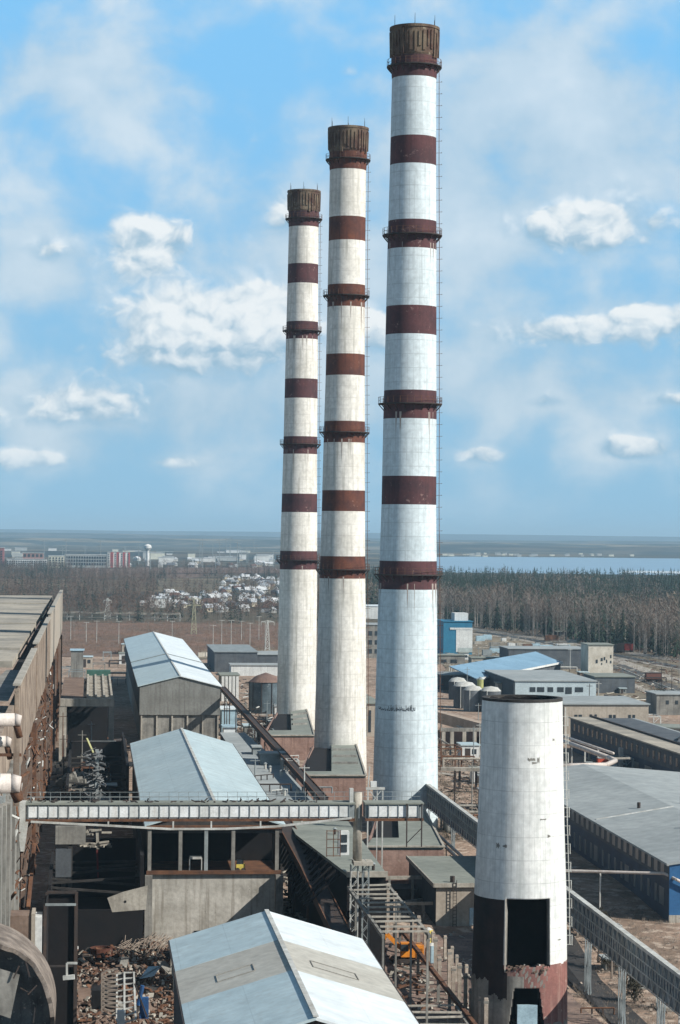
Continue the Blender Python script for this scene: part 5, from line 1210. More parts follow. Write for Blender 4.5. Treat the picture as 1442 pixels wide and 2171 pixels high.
# pile of thin sticks
o = thing('bar_heap', 'fan-shaped heap of bent grey reinforcing bars in the rubble yard', 'heap', *Q(320,1985,0), 0); rnd = random.Random(12); b = MB()
for k in range(170):
    px_, py_ = rnd.uniform(262,368), rnd.uniform(1962,2010); s, t = Q(px_, py_, .3); b.bar((s,t,rnd.uniform(-.6,.9)), (s+rnd.uniform(-1.8,-.2), t-rnd.uniform(.2,4.5), rnd.uniform(-.9,.6)), .07)
b.build('bars', dirt_wood, o)
o = thing('pale_slab', 'long white broken slab lying left of the bar heap', 'slab', *Q(205,1990,-.5), -.5)
a = Q(163,1992,-.3); c = Q(256,1983,-.3); b = MB(); b.add([(a[0],a[1]-3.6,-.6),(c[0]-2.6,c[1]-5,-.5),(c[0],c[1],.1),(a[0],a[1]+1.5,.0),(a[0],a[1]-3.6,-1),(c[0]-2.6,c[1]-5,-.9),(c[0],c[1],-.3),(a[0],a[1]+1.5,-.4)], [(0,1,2,3),(7,6,5,4),(0,4,5,1),(1,5,6,2),(2,6,7,3),(3,7,4,0)]); b.build('slab', white_wall, o)
b = MB(); b.bar((a[0],a[1]-1.2,-.05),(c[0]-1,c[1]-2.6,.02),.1); b.build('crack_bar', dark_steel, o)
o = thing('rusty_drum', 'round rust-red coil of sheet metal in the rubble yard', 'scrap', *Q(215,2015,-.5), -.5); s, t = Q(215,2012,-.3); b = MB(); b.lathe(s, t, [(1.5,-1.2),(1.5,-.1),(1.2,-.1),(1.2,-1.2)], 22); b.build('ring', M('bright_rust', (.12,.045,.025), (.06,.022,.015), .8, .9), o); b = MB(); b.lathe(s,t,[(.9,-1.1),(.9,-.3),(.75,-.3),(.75,-1.1)],18); b.build('inner_ring', rust_steel, o)
o = thing('blue_sheet', 'crumpled pale blue sheet lying in the rubble beside the nearest shed', 'sheet', *Q(318,2062,-.5), -.5); s, t = Q(318,2062,0); b = MB(); b.add([(s-1.3,t-1.5,-.5),(s+.5,t-1.2,-.2),(s+1.5,t+2.5,.4),(s-.2,t+1.4,.5)], [(0,1,2,3)]); b.build('sheet', tarp, o)
b = MB(); b.bar((s-1.3,t-1.5,-.4),(s+1.7,t+2.8,.5),.12); b.build('edge_fold', grey_steel, o)
o = thing('lattice_scrap', 'pale ladder-like lattice mast lying in the rubble yard', 'scrap', *Q(268,2120,-.5), -.5); b = MB()
A1, A2 = QY(248,2165,238), QY(248,2066,262); B1, B2 = QY(264,2168,238), QY(264,2062,262); C1, C2 = QY(288,2160,238), QY(284,2062,262)
for p, q in ((A1,A2),(B1,B2),(C1,C2)): b.bar(p, q, .2)
for k in range(9):
    f = k/8; l = lambda p, q: tuple(p[i]+(q[i]-p[i])*f for i in range(3)); b.bar(l(A1,A2), l(B1,B2), .14); b.bar(l(B1,B2), l(C1,C2), .14)
b.build('lattice', pale_steel, o); b = MB(); s, t, z = QY(257,2155,237); b.box(s-.4,s+.35,t-.3,t+.3,z-.7,z+.6); b.build('end_plate', white_wall, o)
o = thing('curved_ribs', 'curved pale ribs of a torn duct beside the lattice mast', 'scrap', *Q(225,2110,-.5), -.5); b = MB()
for k in range(9):
    pts = [QY(250-36*math.sin(math.pi*q/5), 2068+k*9+14*math.cos(math.pi*q/5), 250-k) for q in range(6)]
    for p, q in zip(pts, pts[1:]): b.bar(p, q, .16)
b.build('ribs', dirt_wood, o); b = MB(); s, t, z = QY(222,2100,252); b.box(s-1.4, s+1.4, t, t+3, z-2, z); b.build('dark_void', soot_shade, o)
o = thing('blue_machine_part', 'small cobalt blue machine part lying in the rubble near the shed', 'machine part', *Q(308,2140,-1), -1); s, t, z = QY(306,2135,240); b = MB(); b.box(s-.45,s+.45,t,t+.8,z-1.2,z+.9); b.tube((s-.6,t,z+.2),(s-.2,t,z+2.2),.22,.22,8); b.build('body', cobalt, o); b = MB(); b.bar((s-1.0,t-.1,z+2.4),(s+.3,t-.2,z-1.0),.15); b.build('lever', dark_steel, o)
for k, (px_, py_, w, lab) in enumerate(((378,2005,1.1,'upper'),(380,2030,1.2,'second'),(382,2052,1.1,'third'),(384,2078,1.0,'lowest'))):
    s, t = Q(px_-6, py_, .5); o = thing('concrete_stub', '%s of the pale concrete stubs against the nearest shed wall' % lab, 'stub', s, t, -2); b = MB(); b.box(s-w*.6, s+w*.6, t, t+1.6, -2.3, .6); b.build('stub', conc_light, o)
o = thing('black_steel_frame', 'black steel frame of an empty annex right of the curved vault', 'frame', *Q(120,1960,0), 0); s0, t0, z0 = QY(95,2060,262); s1 = QY(160,2060,262)[0]; zt = QY(100,1915,262)[2]
for x in (s0, s1):
    for y in (263, 272): b = MB(); b.bar((x,y,-2),(x,y,zt),.35); b.build('column', dark_steel, o)
b = MB(); b.bar((s0,262.9,zt),(s1,262.9,zt),.25); b.build('edge_beam', grey_steel, o); b = MB(); b.bar((s0,272,zt),(s1,272,zt),.3); b.bar((s0,263,zt*.5),(s1,263,zt*.5),.2); b.build('cross_beam', dark_steel, o)
b = MB(); b.box(s0,s1,272.3,272.7,-2,zt-.3); b.build('back_wall', soot_shade, o); b = MB(); b.box(s0,s0+.2,263.2,272,-2,zt-.3); b.build('side_wall', soot_shade, o)
o = thing('white_bracket', 'white square bracket sticking out beside the vault rim', 'bracket', *Q(150,2060,0), 0); b = MB(); 
p = [QY(x,y,250) for x,y in ((142,2072),(142,2042),(164,2042))]; [b.bar(a,c,.22) for a,c in zip(p,p[1:])]; b.bar(QY(134,2073,250), QY(158,2071,250), .45); b.build('bracket', pale_steel, o)

# ------------------------------------------------------------------ trees
def tree_mesh_bare(seed, h, full=True, spread=.20):
    """returns trunk MB and crown MB around the origin"""
    rnd = random.Random(seed); tr = MB(); cr = MB(); lean = rnd.uniform(-.02, .02)*h
    top = (lean, rnd.uniform(-.02,.02)*h, h*.86); n = 5 if full else 3
    mid = (top[0]*.4, top[1]*.4, h*.5)
    k_ = 1 if full else .62; tr.tube((0,0,-.3), mid, h*.0105*k_, h*.007*k_, n, caps=False); tr.tube(mid, top, h*.007*k_, h*.0015, n, caps=False)
    nl = 20 if full else 13; 
    for k in range(nl):
        f = rnd.uniform(.30, .93); z = h*f; a = rnd.uniform(0, 2*math.pi); L_ = h*spread*rnd.uniform(.6, 1.25)*(.30+.75*math.sin(math.pi*min(1,max(0,(f-.18)/.88)))); x0, y0 = top[0]*f, top[1]*f
        e = (x0+math.cos(a)*L_, y0+math.sin(a)*L_, z+L_*rnd.uniform(.6, 1.4))
        if full: tr.tube((x0,y0,z), e, h*.003, h*.001, 3, caps=False)
        m = 12 if full else 6
        for j in range(m):
            q = rnd.uniform(.25, 1.1); c = (x0+(e[0]-x0)*q, y0+(e[1]-y0)*q, z+(e[2]-z)*q); l = h*rnd.uniform(.035, .085)*(1 if full else 1.5)
            d = (rnd.uniform(-1,1), rnd.uniform(-1,1), rnd.uniform(-.2,1.3)); w = (.055 if full else .14)*h*.045*rnd.uniform(.8,1.6)*2
            p2 = (c[0]+d[0]*l, c[1]+d[1]*l, c[2]+d[2]*l); wx, wy = rnd.uniform(-1,1)*w, rnd.uniform(-1,1)*w
            cr.add([(c[0]-wx,c[1]-wy,c[2]), (c[0]+wx,c[1]+wy,c[2]), p2], [(0,1,2)])
    return tr, cr
def tree_mesh_spruce(seed, h, full=True):
    rnd = random.Random(seed); tr = MB(); cr = MB(); tr.tube((0,0,-.3),(0,0,h*.97),h*.012,h*.002,5 if full else 3,caps=False)
    lay = 13 if full else 7; nb = 11 if full else 7
    for k in range(lay):
        f = k/lay; z = h*(.14+.84*f); r = h*.19*(1-f)**.8+.15
        for j in range(nb):
            a = 2*math.pi*(j+rnd.random())/nb; rr = r*rnd.uniform(.6,1.25); w = rr*.42; dz = -rr*rnd.uniform(.2,.6); ca, sa = math.cos(a), math.sin(a)
            cr.add([(0,0,z+h*.05), (ca*rr-sa*w*.4, sa*rr+ca*w*.4, z+dz), (ca*rr*1.15, sa*rr*1.15, z+dz*1.1-.1), (ca*rr+sa*w*.4, sa*rr-ca*w*.4, z+dz)], [(0,1,2),(0,2,3)])
    cr.add([(-.25,0,h*.9),(.25,0,h*.9),(0,0,h*1.03)], [(0,1,2)]); cr.add([(0,-.25,h*.9),(0,.25,h*.9),(0,0,h*1.03)], [(0,1,2)])
    return tr, cr
def proto(kind, seed, h, tm, cm, label, cat, group):
    o = thing(kind, label, cat, 0, 0, 0, group); tr, cr = (tree_mesh_spruce if kind == 'spruce_tree' else tree_mesh_bare)(seed, h)
    tr.build('trunk', tm, o); cr.build('crown', cm, o); return o
class Pool:
    def __init__(s, protos): s.p = protos; s.used = set()
    def put(s, i, st, z, rot, sc):
        o = s.p[i % len(s.p)]
        if i % len(s.p) not in s.used:
            s.used.add(i % len(s.p)); o.location = W(st[0], st[1], z); o.rotation_euler = (0,0,rot); o.scale = (sc,)*3; return o
        return dup(o, st[0], st[1], z, rot, sc)
gf = 'trees along the front edge of the right-hand forest'
birch = Pool([proto('birch_tree', 50+i, 21, bark_pale, twig if i % 2 else twig_red, 'leafless pale-trunked birch on the near edge of the right-hand forest', 'tree', gf) for i in range(6)])
spru = Pool([proto('spruce_tree', 80+i, 19, bark, spruce, 'dark spruce among the bare trees on the near edge of the right-hand forest', 'tree', gf) for i in range(3)])
# front edge of the forest in photo pixels (ground line)
edge = [(780,1300),(930,1322),(1000,1330),(1100,1345),(1200,1360),(1300,1378),(1442,1403),(1560,1425)]
def edge_y(px): return interp(edge, px)
rnd = random.Random(99)
for k in range(235):
    px_ = rnd.uniform(925, 1480); py_ = edge_y(px_) - abs(rnd.gauss(0, 8)) - .5; st = Q(px_, py_, 0)
    if rnd.random() < .84: birch.put(k, st, 0, rnd.uniform(0, 6.28), rnd.uniform(.7, 1.25))
    else: spru.put(k, st, 0, rnd.uniform(0, 6.28), rnd.uniform(.55, 1.15))
def forest_mass(name, label, variants, places, mats):
    """one mass of woodland: low-detail trees merged into one mesh"""
    V = []; Fc = []; off = 0; MI = []
    data = []
    for tr, cr in variants:
        v = np.array(tr.v + cr.v, dtype=np.float64); fs = []; mi = []
        for f in tr.f: 
            fs.append((f[0], f[1], f[2])); mi.append(0)
            if len(f) == 4: fs.append((f[0], f[2], f[3])); mi.append(0)
        o_ = len(tr.v)
        for f in cr.f:
            fs.append(tuple(i+o_ for i in f[:3])); mi.append(1)
        data.append((v, np.array(fs), np.array(mi)))
    for (s, t, z, rot, sc, var) in places:
        v, fs, mi = data[var]; c, d = math.cos(rot), math.sin(rot); p = W(s, t, z)
        q = np.empty_like(v); q[:,0] = (v[:,0]*c - v[:,1]*d)*sc + p.x; q[:,1] = (v[:,0]*d + v[:,1]*c)*sc + p.y; q[:,2] = v[:,2]*sc + p.z
        V.append(q); Fc.append(fs + off); MI.append(mi); off += len(v)
    V = np.concatenate(V); Fc = np.concatenate(Fc); MI = np.concatenate(MI)
    me = bpy.data.meshes.new(name); me.vertices.add(len(V)); me.vertices.foreach_set('co', V.ravel()); me.loops.add(Fc.size); me.loops.foreach_set('vertex_index', Fc.ravel().astype(np.int32))
    me.polygons.add(len(Fc)); me.polygons.foreach_set('loop_start', np.arange(0, Fc.size, 3, dtype=np.int32)); me.polygons.foreach_set('loop_total', np.full(len(Fc), 3, dtype=np.int32))
    for m_ in mats: me.materials.append(m_)
    me.polygons.foreach_set('material_index', MI.astype(np.int32)); me.update(calc_edges=True); me.validate()
    o = bpy.data.objects.new(name, me); COL.objects.link(o); tag(o, label, 'woodland', None, 'stuff'); return o
bareV = [tree_mesh_bare(200+i, 20, False, .27) for i in range(6)]; spruV = [tree_mesh_spruce(300+i, 19, False) for i in range(3)]
def world_of(px, Y):
    X = (px-721)/F*Y; return CT*X+ST*Y, -ST*X+CT*Y
rnd = random.Random(123); places = []; sp_places = []
while len(places) + len(sp_places) < 5200:
    Y = rnd.uniform(1000, 2550); px_ = rnd.uniform(770, 1500); 
    s, t = world_of(px_, Y); gy = 1132.5 + (px_-721)*ROLL + CAMH*F/Y
    if gy > edge_y(px_) - 5: continue
    back = (2550-Y)/1550
    sprucey = .16 + .65*(math.sin(px_*.013+Y*.004)+math.sin(Y*.011-px_*.02+1) > .55) + (.55 if Y > 1800 or px_ < 1010 and Y > 1750 else 0)
    if rnd.random() < sprucey: sp_places.append((s, t, 0, rnd.uniform(0,6.28), rnd.uniform(.65, 1.25), rnd.randrange(3)))
    else: places.append((s, t, 0, rnd.uniform(0,6.28), rnd.choice((rnd.uniform(.45, .8), rnd.uniform(.7, 1.1)))*(.92+.2*math.sin(s*.012)*math.sin(t*.009)), rnd.randrange(6)))
forest_mass('bare_woodland', 'mass of leafless grey-brown trees filling the right-hand forest', bareV, places, [bark, twig])
forest_mass('spruce_woodland', 'dark spruces scattered through the right-hand forest and its far edge', spruV, sp_places, [bark, M('green_spruce_needles', (.030,.058,.034), (.012,.024,.017), .01, .95)])
# left woodland around the houses
houses_px = []
rnd = random.Random(321); pl = []; sp2 = []
while len(pl) < 4000:
    Y = rnd.uniform(1330, 3900); px_ = rnd.uniform(-30, 700); gy = 1132.5 + (px_-721)*ROLL + CAMH*F/Y
    dens = 1.0
    if gy > 1322 or (gy < 1219 and px_ > 150): dens = .25 if gy < 1322 else 0
    if px_ < 330 and gy < 1260 and gy > 1222: dens = 1.0
    if px_ > 330 and gy > 1225 and gy < 1300: dens = .30
    if rnd.random() > dens: continue
    s, t = world_of(px_, Y)
    sc = rnd.uniform(.32, .66)
    if rnd.random() < (.10 if not (px_ < 180 and gy < 1240) else .35): sp2.append((s, t, 0, rnd.uniform(0,6.28), rnd.uniform(.45,.85), rnd.randrange(3)))
    else: pl.append((s, t, 0, rnd.uniform(0,6.28), sc, rnd.randrange(6)))
forest_mass('bare_woodland', 'mass of low leafless brown trees left of the chimneys, up to the town', bareV, pl, [bark, twig_red])
forest_mass('spruce_woodland', 'few dark evergreens in the brown woodland left of the chimneys', spruV, sp2, [bark, spruce])
# nearer individual trees
gl = 'bare trees on the field behind the left sheds'
bt2 = Pool([proto('bare_tree', 400+i, 10, bark_pale, twig, 'small leafless tree on the red-brown field behind the sheds', 'tree', gl) for i in range(4)])
for k in range(46):
    px_ = rnd.uniform(118, 592); py_ = rnd.uniform(1310, 1372); bt2.put(k, Q(px_, py_, 0), 0, rnd.uniform(0,6), rnd.uniform(.45, 1.0))
# bush and trees below the gallery
def dark_bush():
    for k, (px_, py_, h, lab) in enumerate(((1268,2040,7.5,'large dark bare tree below the gallery, right of the stump chimney'),(1300,2060,5.5,'smaller dark tree right of the large one below the gallery'),(1238,1990,4.5,'low bush against the stump chimney below the gallery'),(1345,2125,3.5,'low brown bush beside the lattice stand'))):
        s, t = Q(px_, py_, -2.3); o = thing('dark_tree', lab, 'tree', s, t, -2.4); rnd = random.Random(500+k)
        tr = MB(); cr = MB(); tr.tube((s,t,-2.6),(s+.2,t,-2.4+h*.8),.16,.05,6)
        for j in range(30):
            f = rnd.uniform(.12,.9); a = rnd.uniform(0,6.28); L_ = h*.38*rnd.uniform(.5,1.15)*(1.15-f*.7); z = -2.4+h*f; e = (s+math.cos(a)*L_, t+math.sin(a)*L_, z+L_*rnd.uniform(.1,.8)); tr.tube((s,t,z), e, .05, .02, 3, caps=False)
            for q in range(34):
                w = rnd.uniform(.15,1.15); c = (s+(e[0]-s)*w+rnd.gauss(0,.18), t+(e[1]-t)*w+rnd.gauss(0,.18), z+(e[2]-z)*w+rnd.gauss(0,.22)); l = rnd.uniform(.25,.75); d = (rnd.uniform(-l,l), rnd.uniform(-l,l), rnd.uniform(-l*.4,l)); wx = rnd.choice((-1,1))*rnd.uniform(.05,.11)
                cr.add([(c[0]-wx,c[1]-.03,c[2]),(c[0]+wx,c[1]+.04,c[2]),(c[0]+d[0],c[1]+d[1],c[2]+d[2])],[(0,1,2)])
        tr.build('trunk', bark, o); cr.build('crown', shrub_m, o)
dark_bush()
# dark evergreens beside the beige block
g_ = 'dark evergreens beside the pale low sheds'
sp3 = Pool([proto('evergreen_tree', 600+i, 8, bark, spruce, 'dark evergreen between the long beige block and the pale low sheds', 'tree', g_) for i in range(2)])
for k in range(11): sp3.put(k, Q(rnd.uniform(1376,1412), rnd.uniform(1498,1512), 0), 0, rnd.uniform(0,6), rnd.uniform(.6,1.0))
# ground scrub as one mass
def scrub(name, label, region, n, h, mat, seed):
    rnd = random.Random(seed); b = MB()
    for k in range(n):
        px_, py_ = rnd.uniform(*region[:2]), rnd.uniform(*region[2:]); s, t = Q(px_, py_, -1 if py_ > 1800 else 0); g = gz(t)
        for j in range(9):
            x, y = s+rnd.gauss(0,h*.5), t+rnd.gauss(0,h*.5); l = h*rnd.uniform(.4,1.1); w = h*.05; b.add([(x-w,y,g),(x+w,y+w,g),(x+rnd.gauss(0,l*.4),y+rnd.gauss(0,l*.4),g+l)],[(0,1,2)])
    tag(b.build(name, mat), label, 'scrub', None, 'stuff')
scrub('dry_scrub', 'rusty dry scrub over the red-brown field', (110,600,1318,1386), 2600, 1.5, twig_red, 1)
scrub('dry_scrub', 'dry weeds on the ground below the gallery', (1215,1442,1930,2171), 900, .5, twig, 2)
scrub('dry_scrub', 'low weeds along the railway yard', (940,1442,1330,1470), 1800, 1.2, twig, 3)
scrub('dry_scrub', 'weeds around the rubble between the chimneys', (930,1030,1560,1780), 500, .8, shrub_m, 4)

# ------------------------------------------------------------------ houses, town, pylons
def house_proto(i, wm, rm):
    labs = ('small pale-roofed house with light walls among the bare trees', 'small silver-roofed cream house among the bare trees', 'small brown-roofed grey house among the bare trees', 'small slate-roofed brown house among the bare trees')
    o = thing('small_house', labs[i], 'house', 0, 0, 0, 'small houses scattered among the trees')
    b = MB(); b.box(-4, 4, -3, 3, -.3, 3.0); b.build('wall', wm, o)
    b = MB(); b.add([(-4.5,-3.5,2.9),(4.5,-3.5,2.9),(4.5,3.5,2.9),(-4.5,3.5,2.9),(-4.5,0,5.6),(4.5,0,5.6)], [(0,1,5,4),(2,3,4,5),(0,4,3),(1,2,5),(0,3,2,1)]); r = b.build('roof', rm, o)
    c = MB(); c.box(1.5, 2.3, .5, 1.3, 4.2, 6.4); child(r, 'chimney_pot', c, brick_brown)
    for x in (-2.4, .8): c = MB(); c.box(x, x+1.2, -3.06, -3.0, 1.0, 2.2); c.build('window', glass, o)
    return o
hp = [house_proto(i, house_mats[i], roof_mats[i]) for i in range(4)]
hpool = Pool(hp); rnd = random.Random(55)
for k in range(190):
    if k < 110: px_, py_ = rnd.uniform(440, 600), rnd.uniform(1222, 1300)
    elif k < 140: px_, py_ = rnd.uniform(300, 440), rnd.uniform(1262, 1290)
    else: px_, py_ = rnd.uniform(270, 640), rnd.uniform(1180, 1204)
    if px_ < 470 and 1215 < py_ < 1262: continue
    hpool.put(rnd.choice((0,0,0,1,1,2,3)), Q(px_, py_, 0), 0, rnd.uniform(-.6,.6)+rnd.choice((0,math.pi/2)), rnd.uniform(.7, 1.15) if py_ > 1210 else rnd.uniform(.9,1.5))
# specific white roofs near (340,1275)
def bigger(px0, px1, py_, z, depth, wallm, roofm, name, label, cat='building', bands=None, group=None):
    o, s0, s1, t0 = pbox(name, label, cat, px0, px1, py_, z, depth, wallm, roofm, group, over=.8)
    if bands:
        for (u0, u1, m_) in bands: b = MB(); b.box(s0+(s1-s0)*u0, s0+(s1-s0)*u1, t0-.5, t0-.02, 0, z-.5); b.build('wall_stripe', m_, o)
    return o, s0, s1, t0
def rows(o, s0, s1, t0, z0, z1, nrow, ncol, frac=.55):
    for r_ in range(nrow):
        z = z0+(z1-z0)*(r_+.5)/nrow; h = (z1-z0)/nrow*.35; w = (s1-s0)/ncol
        for c_ in range(ncol):
            b = MB(); b.box(s0+w*(c_+.25), s0+w*(c_+.25+frac), t0-.6, t0-.53, z-h, z+h); b.build('window', glass, o)
w1 = M('town_white_wall', (.60,.60,.57), (.5,.5,.48), .02, .9); w2 = M('town_grey_wall', (.36,.37,.35), (.28,.29,.28), .02, .9); w3 = M('town_cream_wall', (.56,.55,.45), (.45,.44,.36), .02, .9)
o, a, c, t0 = bigger(228, 275, 1203, 24, 18, w1, felt_grey, 'apartment_block', 'white and red vertical striped apartment block on the far left skyline', bands=[(.13,.26,red_wall),(.40,.52,red_wall),(.68,.80,red_wall),(.92,1.0,red_wall)]); rows(o, a, c, t0, 2, 22, 6, 7, .3)
o, a, c, t0 = bigger(103, 136, 1205, 19, 22, w3, w1, 'apartment_block', 'cream-green square block in the middle of the far white complex'); rows(o, a, c, t0, 3, 17, 4, 5)
o, a, c, t0 = bigger(138, 225, 1203, 20, 30, w2, w1, 'factory_block', 'long pale grey factory block left of the striped apartments'); rows(o, a, c, t0, 3, 18, 3, 16, .7)
o, a, c, t0 = bigger(14, 100, 1205, 14, 30, w1, w2, 'factory_block', 'long low white factory block on the far left'); rows(o, a, c, t0, 3, 12, 3, 18, .6)
o, a, c, t0 = bigger(48, 92, 1203, 22, 20, M('town_brick_wall', (.34,.2,.17), (.3,.17,.15), .02, .9), w1, 'factory_block', 'reddish upper block with big dark windows above the low white factory'); rows(o, a, c, t0, 15, 21, 1, 5, .6)
o, a, c, t0 = bigger(-30, 9, 1204, 30, 20, M('town_maroon_wall', (.24,.09,.09), (.2,.08,.08), .02, .9), w1, 'apartment_block', 'dark red tall block cut by the left edge of the picture'); rows(o, a, c, t0, 4, 26, 6, 4, .4)
rnd = random.Random(66)
for k in range(44):
    px_ = rnd.uniform(-20, 620); py_ = rnd.uniform(1171, 1197); s, t = Q(px_, py_, 0); w = rnd.uniform(12, 45); z = rnd.uniform(5, 13)
    o = thing('town_building', 'small pale building of the distant town on the left', 'building', s, t, 0, 'pale buildings of the distant town')
    b = MB(); b.box(s, s+w, t, t+15, -.5, z); b.build('wall', rnd.choice((w1, w1, w2, w3)), o); b = MB(); b.box(s-.6, s+w+.6, t-.6, t+15.6, z, z+.6); b.build('roof', rnd.choice((w2, felt_grey, roof_mats[0])), o)
for k in range(34):
    px_ = rnd.uniform(930, 1442); py_ = rnd.uniform(1174.5, 1179.5)+ (px_-930)*.003 ; 
    if rnd.random() < .5: px_ = rnd.uniform(935, 1130)
    s, t = Q(px_, py_, 0); w = rnd.uniform(14, 34)
    o = thing('shore_building', 'tiny pale building on the far shore of the lake', 'building', s, t, 0, 'pale buildings on the far shore')
    b = MB(); w *= .55; z = rnd.uniform(3, 6.5); b.box(s, s+w, t, t+10, -.5, z); b.build('wall', rnd.choice((w2, w3)), o); b = MB(); b.box(s-.6, s+w+.6, t-.6, t+10.6, z, z+.6); b.build('roof', w2, o)
pbox('roadside_store', 'long white roofed store among the small houses left of the chimneys', 'store', 318, 356, 1288, 7, 18, white_wall, metal_white_lit)
pbox('roadside_store', 'white building seen between the middle and the tallest chimney', 'building', 770, 812, 1312, 8.5, 30, white_wall, metal_white_lit)
pbox('grey_block', 'dark windowed block in the gap between the middle and the tallest chimney', 'building', 776, 812, 1395, 15, 20, conc, felt_grey, win=[(.1,.35,2,4),(.5,.8,2,4),(.1,.35,6,8),(.5,.8,6,8),(.1,.35,10,12),(.5,.8,10,12)])
pbox('beige_strip_building', 'beige strip building in the gap between the middle and the tallest chimney', 'building', 778, 806, 1560, 9, 80, beige, felt, win=[(.1,.3,1,7)])
# water tower
s, t = Q(313, 1200, 0); o = thing('water_tower', 'white water tower on the left skyline', 'water tower', s, t, 0); b = MB(); b.tube((s,t,0),(s,t,26),3,2.4,12); b.build('shaft', w1, o); b = MB(); b.lathe(s,t,[(2.6,25),(6,29),(6,33),(3,35),(.2,36)],16); b.build('tank', w1, o)
# pylons
def lattice_tower(name, label, px_, py_b, h, wb, arms, mat, group, z=0):
    s, t = Q(px_, py_b, z); o = thing(name, label, 'pylon', s, t, 0, group); b = MB(); th = max(.14, t*.00022)
    n = 7; cs = ((-1,-1),(1,-1),(1,1),(-1,1))
    for k in range(n):
        f0, f1 = k/n, (k+1)/n; w0, w1_ = wb*(1-f0*.82), wb*(1-f1*.82)
        for i, (x, y) in enumerate(cs):
            x2, y2 = cs[(i+1)%4]; b.bar((s+x*w0,t+y*w0,h*f0),(s+x*w1_,t+y*w1_,h*f1),th); b.bar((s+x*w0,t+y*w0,h*f0),(s+x2*w1_,t+y2*w1_,h*f1),th*.7); b.bar((s+x*w1_,t+y*w1_,h*f1),(s+x2*w1_,t+y2*w1_,h*f1),th*.6)
    b.build('tower_body', mat, o)
    for (f, L_) in arms:
        a = MB(); a.bar((s-L_,t,h*f),(s+L_,t,h*f),th*1.2); a.bar((s-L_,t,h*f),(s,t,h*(f+.05)),th*.8); a.bar((s+L_,t,h*f),(s,t,h*(f+.05)),th*.8)
        for x in (-L_, L_): a.bar((s+x,t,h*f),(s+x,t,h*f-1.6),th*.8)
        a.build('cross_arm', mat, o)
    return o
lattice_tower('power_pylon', 'tall yellowish lattice pylon standing behind the farthest shed', 411, 1345, 19.5, 1.5, ((.98,3.2),(.8,3.8)), M('yellowish_steel', (.34,.33,.22), (.25,.24,.17), .5, .8), None)
lattice_tower('power_pylon', 'small pale lattice pylon rising above the overhead pipeline on the left', 228, 1312, 13, 2.2, ((.9,2.4),), pale_steel, None)
lattice_tower('power_pylon', 'pale lattice portal pylon right of the field, left of the farthest chimney', 567, 1385, 15, 1.2, ((.96,3.0),), pale_steel, None)
rnd = random.Random(8)
for k in range(26):
    px_ = rnd.choice((rnd.uniform(60, 590), rnd.uniform(400, 590))); s, t = Q(px_, rnd.uniform(1178, 1215), 0)
    o = thing('distant_mast', 'thin distant power mast on the left skyline', 'mast', s, t, 0, 'thin distant masts on the left skyline'); h = rnd.uniform(26, 46); b = MB(); b.tube((s,t,0),(s,t,h),.65,.3,4); b.build('pole', grey_steel, o); b = MB(); [b.bar((s-5,t,h*f),(s+5,t,h*f),.5) for f in (.8,.95)]; b.build('cross_arm', grey_steel, o)
rnd = random.Random(18)
for k, px_ in enumerate((150,183,205,252,365,452,470,490,512,530,549,562)):
    s, t = Q(px_, rnd.uniform(1352, 1380), 0); h = rnd.uniform(9, 14)
    o = thing('lamp_pole', 'thin pale pole standing on the red-brown field', 'pole', s, t, 0, 'thin pale poles on the red-brown field'); b = MB(); b.tube((s,t,-.3),(s,t,h),.16,.1,5); b.build('pole', pale_steel, o); b = MB(); b.bar((s-1.4,t,h-.2),(s+1.4,t,h-.2),.16); b.build('cross_arm', pale_steel, o)
# overhead pipeline (viaduct) across the field
o = thing('overhead_pipeline', 'long pale overhead pipeline on supports crossing the left field', 'pipeline', *Q(120,1320,0), 0)
a = Q(116,1296,5.2); c = Q(382,1300,5.2); b = MB()
for k in range(20):
    f0, f1 = k/20, (k+1)/20; sag = lambda f: .5*abs(math.sin(f*math.pi*5)); b.bar((a[0]+(c[0]-a[0])*f0,a[1]+(c[1]-a[1])*f0,5.0-sag(f0)),(a[0]+(c[0]-a[0])*f1,a[1]+(c[1]-a[1])*f1,5.0-sag(f1)),1.2,1.1)
b.build('pipe_run', conc_light, o)
for k in range(11): b = MB(); f = k/10; x, y = a[0]+(c[0]-a[0])*f, a[1]+(c[1]-a[1])*f; b.bar((x,y,-.3),(x,y,4.5),.45); b.build('support', pale_steel, o)
b = MB(); b.bar((a[0],a[1]-22,2.6),(c[0],c[1]-22,2.6),.4,.5); b.build('lower_pipe', conc, o)
o = thing('boundary_wall', 'pale concrete boundary wall at the near edge of the red-brown field', 'wall', *Q(455,1392,0), 0); a = Q(420,1393,0); c = Q(600,1388,0); b = MB(); b.bar((a[0],a[1],.9),(c[0],c[1],.9),.3,2.2); b.build('panels', conc_light, o)
b = MB(); [b.bar((a[0]+(c[0]-a[0])*k/12,a[1]+(c[1]-a[1])*k/12-.2,-.3),(a[0]+(c[0]-a[0])*k/12,a[1]+(c[1]-a[1])*k/12-.2,2.3),.35) for k in range(13)]; b.build('pier', conc, o)
